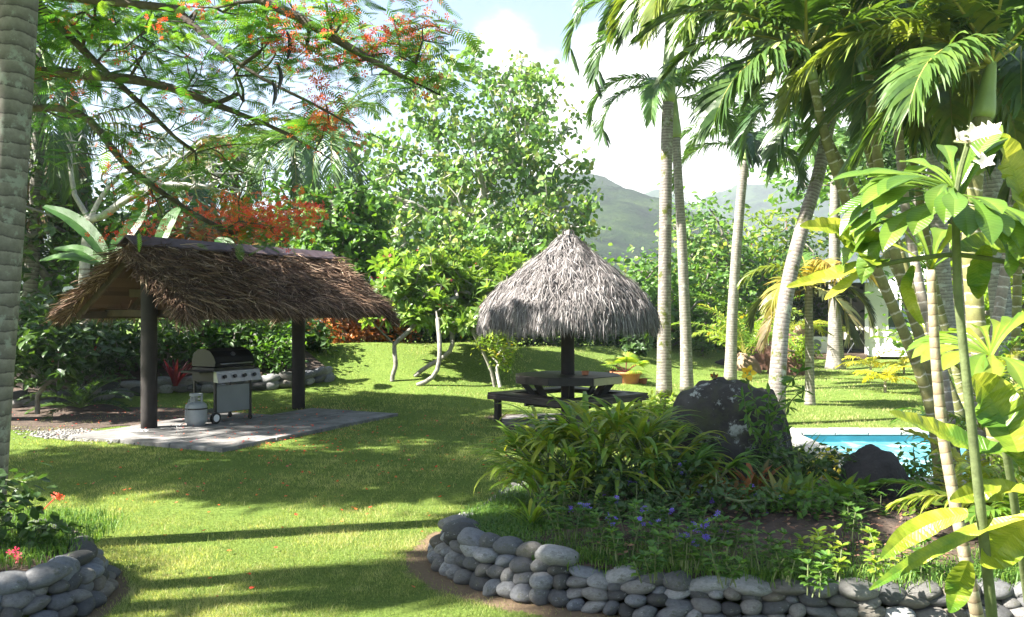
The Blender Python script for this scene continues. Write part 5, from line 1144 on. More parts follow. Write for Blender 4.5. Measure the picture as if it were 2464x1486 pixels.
# background jungle trees and shrubs
BT = [ # u, v, d, rx, ry, rz, n, size, mat, kind, label
 (40, 560, 22, 2.2, 2, 2.6, 60, .3, M_dark, 'broad dark tree behind the left trunk'), (250, 640, 24, 2.3, 2, 2.0, 60, .3, M_green, 'mid green tree behind the banana plant'), (400, 560, 30, 3.2, 2.5, 2.0, 50, .36, M_dark, 'shaded tree behind the pale bare limbs'),
 (480, 640, 25, 2.2, 2, 1.6, 60, .28, M_rust, 'orange tinged flowering tree behind the shelter ridge'), (600, 660, 27, 2.2, 2, 2.0, 56, .3, M_green, 'leafy tree just right of the shelter ridge centre'), (700, 690, 25, 1.5, 1.5, 1.2, 44, .26, M_lime, 'bright shrub behind the right of the shelter ridge'),
 (720, 560, 33, 2.8, 2, 2.6, 50, .36, M_green, 'green tree below the distant coconut palms'), (950, 620, 30, 2.6, 2, 2.2, 56, .32, M_green, 'green tree filling in left of the round leafed tree'), (1180, 640, 31, 3.2, 2, 1.8, 60, .32, M_green, 'green tree low behind the round leafed tree'),
 (1530, 720, 33, 1.9, 2, 1.5, 60, .24, M_almond, 'greyish bush tree behind the umbrella and the palm trunks'), (1690, 640, 32, 1.2, 1.6, 3.2, 50, .24, M_almond, 'thin tall tree between the pale palm trunks'), (1600, 730, 30, 2.2, 2, 1.6, 70, .26, M_green, 'rounded green shrub tree behind the pale palm trunks'),
 (1740, 700, 33, 2.0, 2, 2.4, 66, .26, M_green, 'leafy tree left of the rockery'), (1850, 640, 36, 2.6, 2, 2.6, 60, .3, M_gold, 'reddish flowering tree behind the leaning palm'), (1930, 700, 34, 2.0, 2, 2.4, 60, .26, M_dark, 'dark tree left of the cottage porch'),
 (2330, 560, 27, 3.0, 2.5, 4.2, 90, .3, M_green, 'large tree behind the cane palms'), (2440, 760, 22, 2.2, 2, 2.6, 70, .26, M_lime, 'yellow green bush behind the right hand canes'), (2100, 330, 38, 5.0, 3, 5.0, 110, .45, M_green, 'tall tree crown above the cottage'), (2300, 250, 24, 3.4, 2, 3.6, 100, .32, M_dark, 'dark leafy crown at the upper right'),
 (2480, 330, 20, 2.2, 2, 3.8, 70, .28, M_dark, 'dark tree against the right edge'), (-60, 300, 24, 2.6, 2, 4.0, 60, .34, M_dark, 'dark tree beyond the left edge trunk'), (1500, 770, 29, 2.0, 1.5, .9, 50, .24, M_green, 'low shrub behind the umbrella right side')]
for (u, v, d, rx, ry, rz, n, sz, ml, lb) in BT:
    c = W(u, v, d); b = np.array([c[0]+random.uniform(-.3, .3), d, gz(c[0], d)]); mid = np.array([c[0], d, max(b[2]+.3, c[2]-rz*.8)])
    tree('shrub_tree' if rz < 2 else 'garden_tree', lb, b, [(smooth_path([b, (b+mid)/2, mid], 4), -1)], [(c, (rx, ry, rz), n)], .14, dict(per=34, spread=.42, size=sz, T=L8 if sz < .28 else L2, droop=.35, flat=.8, wid=1.05), ml, M_barkg,
         flowers=(M_red, .22, 7, .16, .09) if ml in (M_rust, M_gold) else ((M_pink, .05, 4, .1, .08) if ml is M_green else None), seg=.7, tip=.02, jit=.2)
# hedge and shrubs behind the grass bank
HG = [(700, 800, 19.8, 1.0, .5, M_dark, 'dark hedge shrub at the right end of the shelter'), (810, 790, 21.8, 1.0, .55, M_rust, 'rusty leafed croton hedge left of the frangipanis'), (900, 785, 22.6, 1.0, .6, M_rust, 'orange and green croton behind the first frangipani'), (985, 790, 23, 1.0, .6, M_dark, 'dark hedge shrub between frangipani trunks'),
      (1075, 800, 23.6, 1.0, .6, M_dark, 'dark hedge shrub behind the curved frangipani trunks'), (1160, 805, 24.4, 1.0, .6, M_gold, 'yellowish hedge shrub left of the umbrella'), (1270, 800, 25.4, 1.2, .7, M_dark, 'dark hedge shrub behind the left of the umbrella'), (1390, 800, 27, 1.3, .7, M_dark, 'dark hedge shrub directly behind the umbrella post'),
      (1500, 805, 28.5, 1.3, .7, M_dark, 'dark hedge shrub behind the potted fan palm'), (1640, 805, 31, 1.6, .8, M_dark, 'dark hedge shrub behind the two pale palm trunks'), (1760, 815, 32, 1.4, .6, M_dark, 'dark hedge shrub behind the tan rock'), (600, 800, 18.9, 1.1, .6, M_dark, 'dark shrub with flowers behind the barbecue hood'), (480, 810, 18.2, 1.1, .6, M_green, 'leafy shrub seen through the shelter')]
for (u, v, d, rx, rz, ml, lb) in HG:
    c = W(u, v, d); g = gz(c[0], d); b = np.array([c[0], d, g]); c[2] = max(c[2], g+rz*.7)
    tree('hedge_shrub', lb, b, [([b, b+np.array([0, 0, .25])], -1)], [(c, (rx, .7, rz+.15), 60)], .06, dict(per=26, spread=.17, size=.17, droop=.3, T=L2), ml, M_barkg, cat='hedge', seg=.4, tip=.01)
c = W(1770, 800, 24.6); tree('allamanda_bush', 'bright green bush with orange yellow flowers over the rockery', W(1770, 870, 24.6), None, [(c, (.75, .5, .55), 60), (W(1930, 840, 24.5), (.45, .4, .4), 26)], .05, dict(per=16, spread=.14, size=.14), M_lime, M_barkg, flowers=(M_yelf, .18, 4, .1, .1), cat='bush', seg=.35)
tree('garden_bush', 'small shrub with yellow flowers in the grass before the back hedge', GH(1690, 858), None, [(W(1690, 825, 28), (.35, .3, .25), 18)], .05, dict(per=14, spread=.1, size=.16), M_green, M_barkg, cat='bush', seg=.3)
tree('garden_bush', 'dark drooping shrub between the pot and the mossy palm trunk', GH(1535, 862), None, [(W(1535, 835, 24), (.4, .3, .3), 20)], .05, dict(mode='rosette', n=9, size=.26), M_dark, M_barkg, cat='bush', seg=.3)
# ------------------------------------------------------------------ planting round the shelter
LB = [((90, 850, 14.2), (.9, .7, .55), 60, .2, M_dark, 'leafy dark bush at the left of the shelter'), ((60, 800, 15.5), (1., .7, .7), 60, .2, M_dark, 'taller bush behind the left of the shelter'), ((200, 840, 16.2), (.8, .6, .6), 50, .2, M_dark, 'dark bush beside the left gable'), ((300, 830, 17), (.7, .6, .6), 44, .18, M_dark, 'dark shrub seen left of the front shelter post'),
      ((400, 820, 17.3), (.6, .6, .6), 40, .16, M_dark, 'pink flowering shrub right of the front shelter post'), ((560, 830, 17.9), (.7, .5, .6), 44, .14, M_dark, 'shrub with pink flowers behind the barbecue'), ((660, 850, 17.9), (.6, .5, .5), 44, .14, M_green, 'shrub with white flowers left of the rear shelter post')]  # dark leaf colour here stands in for deep shade behind the shelter
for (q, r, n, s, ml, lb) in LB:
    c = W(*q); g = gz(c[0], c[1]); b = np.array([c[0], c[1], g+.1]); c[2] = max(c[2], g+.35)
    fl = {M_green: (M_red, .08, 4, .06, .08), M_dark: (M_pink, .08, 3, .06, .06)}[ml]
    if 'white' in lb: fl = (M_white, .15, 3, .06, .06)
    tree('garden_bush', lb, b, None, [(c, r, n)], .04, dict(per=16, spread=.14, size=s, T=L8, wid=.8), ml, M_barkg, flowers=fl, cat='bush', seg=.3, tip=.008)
p = np.array([-7.4, 15.2, .1]); t = thing('fern', 'dark sago like fern in front of the bushes left of the shelter', 'fern', p)
m = MB(); [frond(m, p, i*2.4, .35+.35*(i % 3), 1.05, 1.2, 30, .2, .02, rr=.008, grav=.1) for i in range(17)]; m.build('fronds', [M_dark, M_rachisg], t)
p = np.array([-6.3, 16.6, .35]); m = MB(); strap_clump(m, p, 20, .7, .05, (.8, 1.4), (.5, 1.2)); tag(m.build('cordyline', M_redleaf, loc=p), 'red leafed cordyline behind the front shelter post', 'plant')
p = W(310, 880, 17.2); m = MB(); strap_clump(m, p, 14, 1.1, .07, (1.2, 1.5), (.1, .4)); tag(m.build('snake_plant', M_green, loc=p), 'upright sword leafed plant behind the left gable', 'plant')

# ------------------------------------------------------------------ right bed planting
def clump(name, lb, p, n, L, w, ml, cat='plant', **k):
    m = MB(); strap_clump(m, np.array(p), n, L, w, **k); return tag(m.build(name, ml, loc=p), lb, cat)
def palm_grass(lb, p, n, L, w, ml=M_green):
    """pleated, split palm-like leaves on tall stalks"""
    t = thing('palm_grass', lb, 'plant', p); m = MB(); ms = MB()
    for k in range(n):
        az = random.uniform(0, 2*PI); e = random.uniform(.75, 1.45); st = arc(np.array(p)+np.array([random.uniform(-.18, .18), random.uniform(-.15, .15), 0]), az, e, L*random.uniform(.35, .75), random.uniform(.2, .7), 6)
        ms.tube(st, .006, 4, cap=False); T = nrm(st[-1]-st[-2]); el = math.asin(T[2]); az2 = math.atan2(T[1], T[0])
        for q in range(random.randint(4, 7)):
            a = az2+random.uniform(-.9, .9); P = arc(st[-1], a, el+random.uniform(-.3, .3), L*random.uniform(.3, .55), random.uniform(.8, 1.8), 7)
            ribbon(m, P, STRAP*w*.5*random.uniform(.7, 1.2), fold=.25)
    ms.build('stalks', M_stemg, t); m.build('leaves', ml, t)
palm_grass('tall arching palm grass at the left of the boulder bed', (.42, 7.3, .2), 40, .78, .045, M_lime)  # lime here, golden on the next clumps: leaf colour stands in for sun
palm_grass('tall arching palm grass in front of the picnic table', (.72, 7.55, .22), 40, 1.02, .05, M_gold)
palm_grass('broad palm grass between the picnic table and the boulder', (1.12, 7.4, .25), 42, .86, .05, M_gold)
palm_grass('palm grass against the left side of the tall boulder', (1.42, 7.1, .25), 24, .6, .045, M_green)
palm_grass('low palm grass at the left front of the boulder bed', (.35, 6.75, .22), 16, .55, .04, M_gold)
clump('spider_plant', 'small bright strap leafed plant in the mondo grass at the left of the bed', (.13, 6.35, .27), 22, .34, .028, M_lime)
BR = [((1.35, 6.9), M_palmy), ((1.75, 6.85), M_rust), ((2.05, 6.75), M_palmy), ((2.3, 7.0), M_gold), ((1.55, 7.05), M_palmy), ((2.55, 6.85), M_gold), ((1.95, 7.15), M_rust), ((2.8, 7.1), M_green)]
LBR = ['yellow bromeliad left of the tall boulder foot', 'rust tinged bromeliad before the tall boulder', 'yellow bromeliad centred before the tall boulder', 'olive bromeliad at the right foot of the tall boulder', 'yellow bromeliad tucked against the tall boulder', 'olive bromeliad between the two boulders', 'rust tinged bromeliad touching the tall boulder', 'green bromeliad left of the small boulder']
for ((x, y), ml), lb in zip(BR, LBR): clump('bromeliad', lb, (x, y, .3), 20, .34, .06, ml, el=(.5, 1.3), droop=(.2, .9), tone=(0, .7))
clump('flax_lily', 'bright sunlit strap leafed clump right of the tall boulder', W(1905, 1195, 8.1), 34, .62, .045, M_gold, el=(.9, 1.45), droop=(.3, 1.))
clump('flax_lily', 'drooping strap leaves growing over the tall boulder', W(1850, 1090, 7.9), 12, .42, .03, M_gold, el=(.3, 1.2), droop=(1., 2.2))
clump('flax_lily', 'second green strap leafed clump right of the tall boulder', W(1870, 1180, 8.6), 24, .7, .04, M_green, el=(.9, 1.45), droop=(.3, 1.))
clump('strap_plant', 'strap leafed plant left of the small boulder', W(1980, 1290, 7.0), 14, .38, .05, M_green)
clump('strap_plant', 'strap leafed plant in front of the small boulder', W(2120, 1300, 6.8), 14, .36, .045, M_green)
def bush(lb, p, r, n, per, s, ml, fl=None, name='garden_bush', spread=.06, R=.02, **k):
    p = np.array(p, float); return tree(name, lb, p, None, [(p+np.array([0, 0, r[2]]), r, n)], R, dict(per=per, spread=spread, size=s, **k), ml, M_stemg, flowers=fl, cat='bush', seg=.15, tip=.003)
bush('yellow leafed croton beside the pool edge', W(2000, 1175, 8.9), (.28, .25, .2), 30, 12, .085, M_yellow, spread=.05)
bush('small shrub with purple flower spikes beside the pool', W(2062, 1190, 8.6), (.14, .15, .2), 16, 10, .05, M_green, (M_purple, .3, 4, .04, .03))
bush('leafy shrub in front of the pool right of the small boulder', W(2210, 1230, 7.6), (.3, .25, .3), 26, 12, .07, M_green)
bush('bright leafy shrub at the foot of the canes', W(2215, 1330, 6.6), (.25, .2, .18), 26, 12, .08, M_gold)
bush('dark leafy mass of groundcover under the palm grass', (.85, 6.9, .28), (.55, .35, .2), 60, 12, .07, M_dark, (M_purple, .1, 4, .04, .035))
bush('dark groundcover in front of the bromeliads', (1.5, 6.5, .3), (.6, .25, .13), 46, 10, .06, M_dark, (M_purple, .06, 4, .04, .035))
bush('dark leafy groundcover between the periwinkles and the bromeliads', (2.2, 6.5, .26), (.6, .25, .12), 50, 12, .065, M_green)
bush('low dark groundcover at the left behind the periwinkles', (.9, 6.4, .24), (.5, .25, .12), 50, 12, .065, M_dark)
bush('dark leafy groundcover at the right foot of the tall boulder', (2.4, 7.4, .3), (.5, .3, .22), 50, 12, .07, M_dark)
bush('bright leaves of a shrub showing over the palm grass by the palm trunk', W(1600, 1010, 12.0), (.45, .3, .2), 34, 10, .1, M_lime)
bush('sunlit leaves of a shrub under the right end of the picnic bench', W(1490, 1040, 12.2), (.22, .2, .16), 18, 9, .09, M_lime)
# allamanda over the boulder
p = W(1850, 1180, 7.8); t = thing('allamanda_vine', 'thin stemmed allamanda with one yellow trumpet flower above the boulder', 'vine', p)
m = MB(); ml_ = MB()
for pts in ([(1850, 1180), (1830, 1050), (1815, 960), (1795, 905)], [(1850, 1180), (1860, 1000), (1890, 930), (1925, 895)], [(1850, 1180), (1880, 1050), (1900, 960), (1935, 940)], [(1850, 1180), (1835, 1080), (1800, 1020), (1790, 960)], [(1850, 1180), (1845, 1050), (1850, 950)]):
    P = smooth_path([W(u, v, 7.8-.1*i) for i, (u, v) in enumerate(pts)], 14); m.tube(P, .005, 5, cap=False)
    for k in range(3, 14):
        n = 5; D = rdir(n); D[:, 2] += .1; inst(ml_, L8, np.repeat(P[k:k+1], n, 0), D, rdir(n)+np.array([0, 0, 1]), RNG.uniform(.06, .12, n), None, .6)
m.build('stems', M_stemg, t); ml_.build('leaves', M_green, t)
c = W(1798, 903, 7.4); m = MB(); m.lathe(c, [(.006, 0), (.01, .02), (.03, .04), (.045, .045)], 14); 
for k in range(5): a = k*2*PI/5; inst(m, ROUND, c+np.array([.02*math.cos(a), .0, .02+.02*math.sin(a)])[None]-np.array([[0, .03, 0]]), np.array([[math.cos(a), -.25, math.sin(a)]]), np.array([[0, -1., 0]]), .05)
m.build('flower', M_yelf, t)
c = W(1718, 912, 8.1); m = MB(); m.tube([c, c+np.array([0, 0, .06])], [.022, .006], 8); inst(m, L8, np.repeat(c[None], 8, 0), rdir(8)+np.array([0, 0, 1.4]), rdir(8), .06, wid=.8); tag(m.build('seed_head', M_rust, loc=c), 'small brown bud growing on top of the tall boulder', 'plant')
# herbs: upright stems with whorled leaves, some with purple flowers
def herb(lb, p, n, h, ls, ml, fl=None, group=None):
    t = thing('periwinkle', lb, 'flowering plant', p, group); ms = MB(); m = MB(); mf = MB()
    for k in range(n):
        q = np.array(p)+np.array([random.uniform(-.07, .07), random.uniform(-.06, .06), 0]); hh = h*random.uniform(.6, 1.1); P = arc(q, random.uniform(0, 2*PI), random.uniform(1.2, 1.55), hh, random.uniform(-.1, .35), 6)
        ms.tube(P, .004, 4, cap=False)
        for j in range(2, 6):
            nn = 5 if j < 5 else 8; az = RNG.random(nn)*6.28; D = np.stack([np.cos(az), np.sin(az), np.full(nn, .1 if j < 5 else .6)], 1)
            inst(m, L8, np.repeat(P[j:j+1], nn, 0), D, np.array([0, 0, 1.])+rdir(nn)*.3, ls*RNG.uniform(.7, 1.2, nn), None, .8)
        if fl and random.random() < .4: inst(mf, FLOWER, P[-1:]+np.array([[0, 0, .015]])+RNG.normal(size=(4, 3))*.015, rdir(4), np.array([0, -.5, 1.])+rdir(4)*.5, .032)
    ms.build('stems', M_stemg, t); m.build('leaves', ml, t)
    if mf.n: mf.build('blossom', fl, t)
HB = [(1180+60*i, 0) for i in range(0)]
spots = [(1440, 1330, 0), (1500, 1345, 1), (1555, 1325, 1), (1610, 1360, 0), (1655, 1370, 1), (1690, 1345, 1), (1735, 1340, 1), (1790, 1340, 0), (1840, 1370, 0), (1400, 1290, 1), (1460, 1280, 1), (1530, 1290, 0), (1590, 1300, 1), (1360, 1300, 0), (1880, 1400, 0), (1990, 1345, 2), (2010, 1395, 2), (2115, 1345, 2), (2130, 1400, 2), (1925, 1360, 2), (2180, 1360, 2), (1750, 1410, 0), (1960, 1430, 0), (2060, 1300, 0), (1570, 1400, 0), (1680, 1290, 0), (1330, 1250, 0), (2230, 1400, 0)]
for i, (u, v, ty) in enumerate(spots):
    d = (CAMH-.3)*F/(v-743); p = W(u, v, d)
    wh = 'left' if u < 1500 else ('centre' if u < 1750 else ('right of centre' if u < 1950 else 'right'))
    lb = ('purple flowered periwinkle at the front {} of the boulder bed', 'purple flowered periwinkle at the front {} of the boulder bed', 'pale leaved sunlit seedling on bare soil at the {} of the bed')[ty] if ty else 'leafy periwinkle without flowers at the front {} of the boulder bed'
    herb(lb.format(wh), p, 6 if ty < 2 else 3, .21 if ty < 2 else .18, .055 if ty < 2 else .06, M_green if ty < 2 else M_lime, M_purple if ty == 1 else None, 'low herbs at the front of the boulder bed')
# mondo grass and leaf litter in the beds
m = MB(); cnt = 0
def tuft(mb, X_, Y_, Z_, H, w, n):
    N_ = len(X_)
    az = RNG.random(N_)*2*PI; le = RNG.uniform(.2, 1.0, N_)*H; B = np.stack([X_, Y_, Z_], 1); dx = np.stack([np.cos(az), np.sin(az), az*0], 1); s = np.stack([-np.sin(az), np.cos(az), az*0], 1)
    hh = H*RNG.uniform(.6, 1.2, N_); M1 = B+dx*(le*.35)[:, None]+np.array([0, 0, 1])*(hh*.7)[:, None]; T1 = B+dx*le[:, None]+np.array([0, 0, 1])*(hh*.8)[:, None]
    w = np.broadcast_to(w, (N_,))[:, None]; V = np.stack([B-s*w, B+s*w, M1+s*w*.8, M1-s*w*.8, T1], 1).reshape(-1, 3); b = np.arange(N_)*5
    r = np.repeat(RNG.random(N_), 5); mb.add(V, np.concatenate([np.stack([b, b+1, b+2], 1), np.stack([b, b+2, b+3], 1), np.stack([b+3, b+2, b+4], 1)]), r)
Wa = np.array(WP); Pp = smooth_path(np.column_stack([Wa, np.zeros(len(Wa))]), 120)[:, :2]; Tn = nrm(np.gradient(Pp, axis=0)); Nw = np.stack([-Tn[:, 1], Tn[:, 0]], 1)
n = 30000; k = RNG.integers(4, 119, n); off = .17+np.abs(RNG.normal(0, .38, n)); XY = Pp[k]+Nw[k]*off[:, None]+RNG.normal(0, .05, (n, 2))
ok = (XY[:, 1] < 8.4) & (XY[:, 0] < 6); dens = .5+.5*np.sin(XY[:, 0]*5)*np.sin(XY[:, 1]*6+1); ok &= (RNG.random(n) < .35+.65*dens) & ((XY[:, 0] < 1.2) | (off < .35) | (RNG.random(n) < .35)); XY = XY[ok]
yy = XY[:, 1]; zz = np.where(yy < 6.3, .22, np.maximum(.06, .22-(yy-6.3)*.06)); tuft(m, XY[:, 0], yy, zz-.02, .1, .0035, 1)
n = 9000; x = RNG.uniform(-4.4, -2.7, n); y = RNG.uniform(5.0, 6.6, n); ok = ((x+3.9)**2/1.3+(y-5.8)**2/.9 < 1.1+RNG.normal(0, .2, n)); tuft(m, x[ok], y[ok], np.full(ok.sum(), .27), .085, .0028, 1)
tag(m.build('mondo_grass', M_bladed), 'long soft grass filling the stone edged beds', 'grass', kind='stuff')
m = MB(); n = 1500; x = RNG.uniform(.5, 4.8, n); y = RNG.uniform(5.3, 7.2, n); inst(m, L2, np.stack([x, y, np.full(n, .325)], 1), rdir(n)*np.array([1, 1, .15]), np.array([0, 0, 1.])+rdir(n)*.4, RNG.uniform(.02, .055, n))
M_lit = leafm('leaf_litter', [(.06, .035, .02), (.18, .11, .06), (.3, .2, .12)], .1, .8); tag(m.build('leaf_litter', M_lit), 'dry brown leaf litter on the soil of the boulder bed', 'leaf litter', kind='stuff')

# left corner bed plants
p = np.array([-3.55, 6.0, .33]); c = W(40, 1200, 6.)
tree('hibiscus_bush', 'low glossy leafed bush at the very edge of the left corner bed', p, None, [(W(5, 1190, 5.8), (.17, .2, .15), 14), (W(45, 1300, 5.7), (.25, .25, .1), 16)], .02, dict(per=9, spread=.08, size=.09, T=L8, wid=1.1), M_dark, M_stemg, cat='bush', seg=.15, tip=.004)
m = MB(); inst(m, FLOWER, W(38, 1340, 5.3)+RNG.normal(size=(7, 3))*.02, rdir(7), np.array([0, -1., .6])+rdir(7)*.4, .05); tag(m.build('fallen_bloom', M_pink), 'fallen pink bloom lying on the left corner bed', 'flower')
m = MB(); inst(m, FLOWER, W(138, 1193, 6.9)+RNG.normal(size=(7, 3))*.015, rdir(7), np.array([0, -1., .6])+rdir(7)*.4, .05); P0 = W(138, 1193, 6.9); m.tube([P0, P0+np.array([-.25, .0, -.25]), np.array([-3.75, 6.6, .3])], .004, 4, cap=False); tag(m.build('hibiscus_twig', M_red), 'thin hibiscus twig with a dark red bloom above the left corner bed', 'flower')

# ------------------------------------------------------------------ foreground plants at the right
def spoon(mb, P, wmax, up, rnd=None):
    q = np.linspace(0, 1, len(P)); w = np.interp(q, [0, .12, .35, .5, .62, .75, .86, .94, 1], [.14, .17, .22, .32, .55, 1, .95, .45, .02])*wmax
    ribbon(mb, P, w, up=up, fold=.28, rnd=rnd, rib=.35)
PB = W(2300, 470, 3.1)
t = thing('white_plumeria', 'foreground plumeria with a rosette of spoon shaped leaves and white flowers', 'flowering shrub', G(2395, 1760))
g0 = G(2395, 1760)
st = smooth_path([g0, W(2388, 1486, 3.3), W(2362, 1250, 3.2), (W(2330, 950, 3.15)), W(2303, 700, 3.1), W(2300, 560, 3.1), PB], 30)
m = MB(); m.tube(st, np.linspace(.024, .013, 30), 12); m.build('stem', M_stemg, t, smooth=True)
for k in range(60):
    az = k*2.399963; e = -.35+1.6*((k*.618) % 1); L = random.uniform(.3, .4)
    if k > 46: az = PI+random.uniform(-.6, .5); e = random.uniform(-.1, .55); L = random.uniform(.38, .46)
    P = arc(PB+np.array([0, 0, random.uniform(-.06, .02)]), az, e, L, random.uniform(.5, 1.5), 18)
    m = MB(); spoon(m, P, random.uniform(.034, .046), (random.uniform(-.2, .2), -.35, 1), random.random()); m.build('leaf', M_plum, t)
# flower head
fh = W(2330, 345, 3.05); m = MB(); m.tube(smooth_path([PB, W(2310, 410, 3.08), fh], 8), .009, 6); 
for k in range(12): d = rdir(1)[0]; d[2] = abs(d[2]); m.tube([fh, fh+d*.05], [.004, .006], 5)
m.build('flower_stalk', M_stemg, t)
for (u, v) in ((2305, 335), (2345, 322), (2375, 322), (2390, 318), (2375, 395)):
    c = W(u, v, 2.98); m = MB(); ax = nrm(np.array([random.uniform(-.6, .6), -.7, random.uniform(0, .8)]))
    m.tube([fh, c], [.003, .006], 6)
    X_ = nrm(np.cross(ax, [0, 0, 1.])); Y_ = np.cross(ax, X_)
    for k in range(5):
        a = k*2*PI/5; inst(m, ROUND, (c+X_*.004)[None], (X_*math.cos(a)+Y_*math.sin(a)+ax*.75)[None], ax[None], .04, .5, .6)
    m.build('flower', M_white, t)
# second plumeria head lower right
t = thing('plumeria_shrub', 'second green plumeria rosette in the shade below the flowering one', 'shrub', G(2480, 1500))
c = W(2385, 860, 4.3); g = G(2480, 1500)
m = MB(); m.tube(smooth_path([g, W(2440, 1200, 4.6), W(2400, 960, 4.4), c], 14), .022, 8); m.build('stem', M_stemg, t, smooth=True)
for k in range(24):
    P = arc(c, k*2.4, -.2+1.3*((k*.618) % 1), .4, 1.1, 10); m = MB(); spoon(m, P, .05, (0, -.3, 1)); m.build('leaf', M_gold, t)
# ringed foreground cane
g = G(2402, 1745); t = thing('slim_cane_palm', 'slim ringed pale stem in the foreground left of the plumeria stem', 'palm plant', g)
st = smooth_path([g, W(2352, 1486, 3.45), W(2310, 1280, 3.45), W(2268, 1050, 3.5), W(2250, 850, 3.5), W(2240, 650, 3.5)], 40)
m = MB(); m.tube(st, np.linspace(.029, .017, 40), 14); m.build('stem', trunk_mat('bark_slim_cane', (.27, .2, .12), (.38, .33, .22), .045, (.48, .44, .36), None, .3, .62), t, smooth=True)
for k in range(7):
    P = arc(st[-1], k*2.4, .7+.1*k, .32, .9, 10); m = MB(); spoon(m, P, .045, (0, -.3, 1)); m.build('leaf', M_gold, t)
# big yellow ginger leaves in the foreground
GL = [([(2110, 640), (2070, 600), (2010, 548), (1925, 546)], .045, (0, -.9, .6)), ([(2140, 628), (2060, 645), (1970, 672), (1893, 692)], .030, (0, -.8, .8)), ([(2130, 625), (2080, 650), (2030, 690), (1985, 722)], .026, (0, -.5, .9)),
      ([(2460, 1085), (2370, 1085), (2270, 1045), (2140, 993)], .05, (0, -.7, .8)), ([(2480, 1185), (2420, 1180), (2350, 1185), (2285, 1205)], .042, (0, -.9, .5)), ([(2330, 1235), (2250, 1255), (2180, 1290), (2120, 1345)], .042, (-.2, -.9, .5)),
      ([(2480, 1240), (2350, 1275), (2210, 1345), (2092, 1420)], .028, (0, -.7, .8)), ([(2450, 1090), (2420, 1020), (2380, 950), (2340, 905)], .085, (-.3, -1, .3)), ([(2470, 520), (2450, 440), (2425, 380), (2405, 325)], .07, (.1, -1, .2)), ([(2480, 1250), (2430, 1290), (2400, 1330), (2360, 1360)], .07, (-.3, -1, .3)),
      ([(2110, 560), (2085, 590), (2060, 580), (1990, 545)], .04, (0, -.8, .5)), ([(2464, 1090), (2440, 1110), (2470, 1140), (2490, 1150)], .05, (0, -.6, .8)), ([(2480, 640), (2420, 600), (2370, 590), (2300, 600)], .05, (0, -.8, .5)), ([(2370, 590), (2355, 640), (2350, 690), (2352, 720)], .04, (-.3, -1, .2)), ([(2200, 640), (2180, 690), (2195, 740), (2225, 790)], .022, (-.5, -1, .3)),
      ([(2330, 1350), (2310, 1400), (2300, 1440), (2285, 1475)], .045, (-.5, -1, .2)), ([(2480, 430), (2470, 480), (2474, 560), (2480, 620)], .06, (-.3, -1, .2))]
g = G(2600, 1800); t = thing('shell_ginger', 'foreground ginger plant with big yellow striped leaves reaching in from the right', 'ginger plant', g)
for pts, w, up in GL:
    K = 22; d0 = 3.1; P = smooth_path([W(u, v, d0+.12*math.sin(i)+.02*i) for i, (u, v) in enumerate(pts)], K); q = np.linspace(0, 1, K)
    m = MB(); ribbon(m, P, w*np.sin(PI*np.clip(.06+.93*q, 0, 1))**.6, up=up, fold=.3, wav=.12, rnd=random.uniform(.0, 1), rib=.4); m.build('leaf', M_ging, t)
m = MB()
for pts in ([(2600, 1800), (2560, 1400), (2500, 1100), (2464, 1085)], [(2600, 1800), (2570, 1300), (2520, 800), (2475, 560)], [(2600, 1800), (2540, 1500), (2500, 1300), (2480, 1240)], [(2475, 640), (2300, 610), (2140, 632), (2110, 640)]):
    m.tube(smooth_path([W(u, v, 3.15 if v < 1700 else 3.3) for u, v in pts], 14), .009, 6, cap=False)
m.build('stems', M_stemg, t)

# ------------------------------------------------------------------ lawn blades, petals
def inpoly(x, y, P):
    P = np.array(P); c = np.zeros(len(x), bool); n = len(P)
    for i in range(n):
        x1, y1 = P[i]; x2, y2 = P[(i+1) % n]; k = ((y1 > y) != (y2 > y)) & (x < (x2-x1)*(y-y1)/(y2-y1+1e-12)+x1); c ^= k
    return c
slabp = [C0[:2], (C0+CU*4.1)[:2], (C0+CU*4.1+CV*1.8)[:2], (C0+CU*3.05+CV*2.75)[:2], (C0+CV*2.75)[:2]]
def lawn_ok(x, y):
    k = ~inpoly(x, y, out) & ~inpoly(x, y, slabp) & ~((x > POOL[0]-.4) & (x < POOL[1]+.4) & (y > POOL[2]-.4) & (y < POOL[3]+.4))
    k &= ~inpoly(x, y, LP+[(-6, 4.6), (-6, 7)]) & ~((x < -3.9) & (y > 15.2+(x+8)*.5) & (y < 19.5)) & (((x-UC[0])/1.2)**2+((y-UC[1])/1.15)**2 > 1)
    k &= (worn(x, y) < .45) | (RNG.random(len(x)) < .25*(1-worn(x, y)))
    for (cx_, cy_, rx_, ry_, ro) in ((-5.75, 12.45, 1.1, .4, -.35), (-7., 14.6, 2.4, 1.2, -.2)):
        dx, dy = x-cx_, y-cy_; a = dx*math.cos(ro)+dy*math.sin(ro); b = -dx*math.sin(ro)+dy*math.cos(ro); k &= ((a/rx_)**2+(b/ry_)**2 > 1) | (RNG.random(len(x)) < .12)
    return k
n = 620000; d = 1/RNG.uniform(1/34, 1/4.9, n); x = RNG.uniform(-.66, .66, n)*d
k = lawn_ok(x, d); x, d = x[k], d[k]; z = ground_z(x, d)
lf = np.sin(x*2.1+1.3*np.sin(d*1.1))*np.sin(d*1.7+x)+.7*np.sin(x*5.3+d*2.2)*np.sin(d*4.1-x*3)+.5*np.sin(x*13+d*7)*np.sin(d*11-x*9)
k = RNG.random(len(x)) < .75+.4*lf; x, d, z, lf = x[k], d[k], z[k], lf[k]; az = RNG.random(len(x))*2*PI
sc_ = np.maximum(1, d/7.); h = RNG.uniform(.010, .030, len(x))*(1+.25*lf)*np.minimum(sc_, 2.2)**.6; w = .0021*sc_
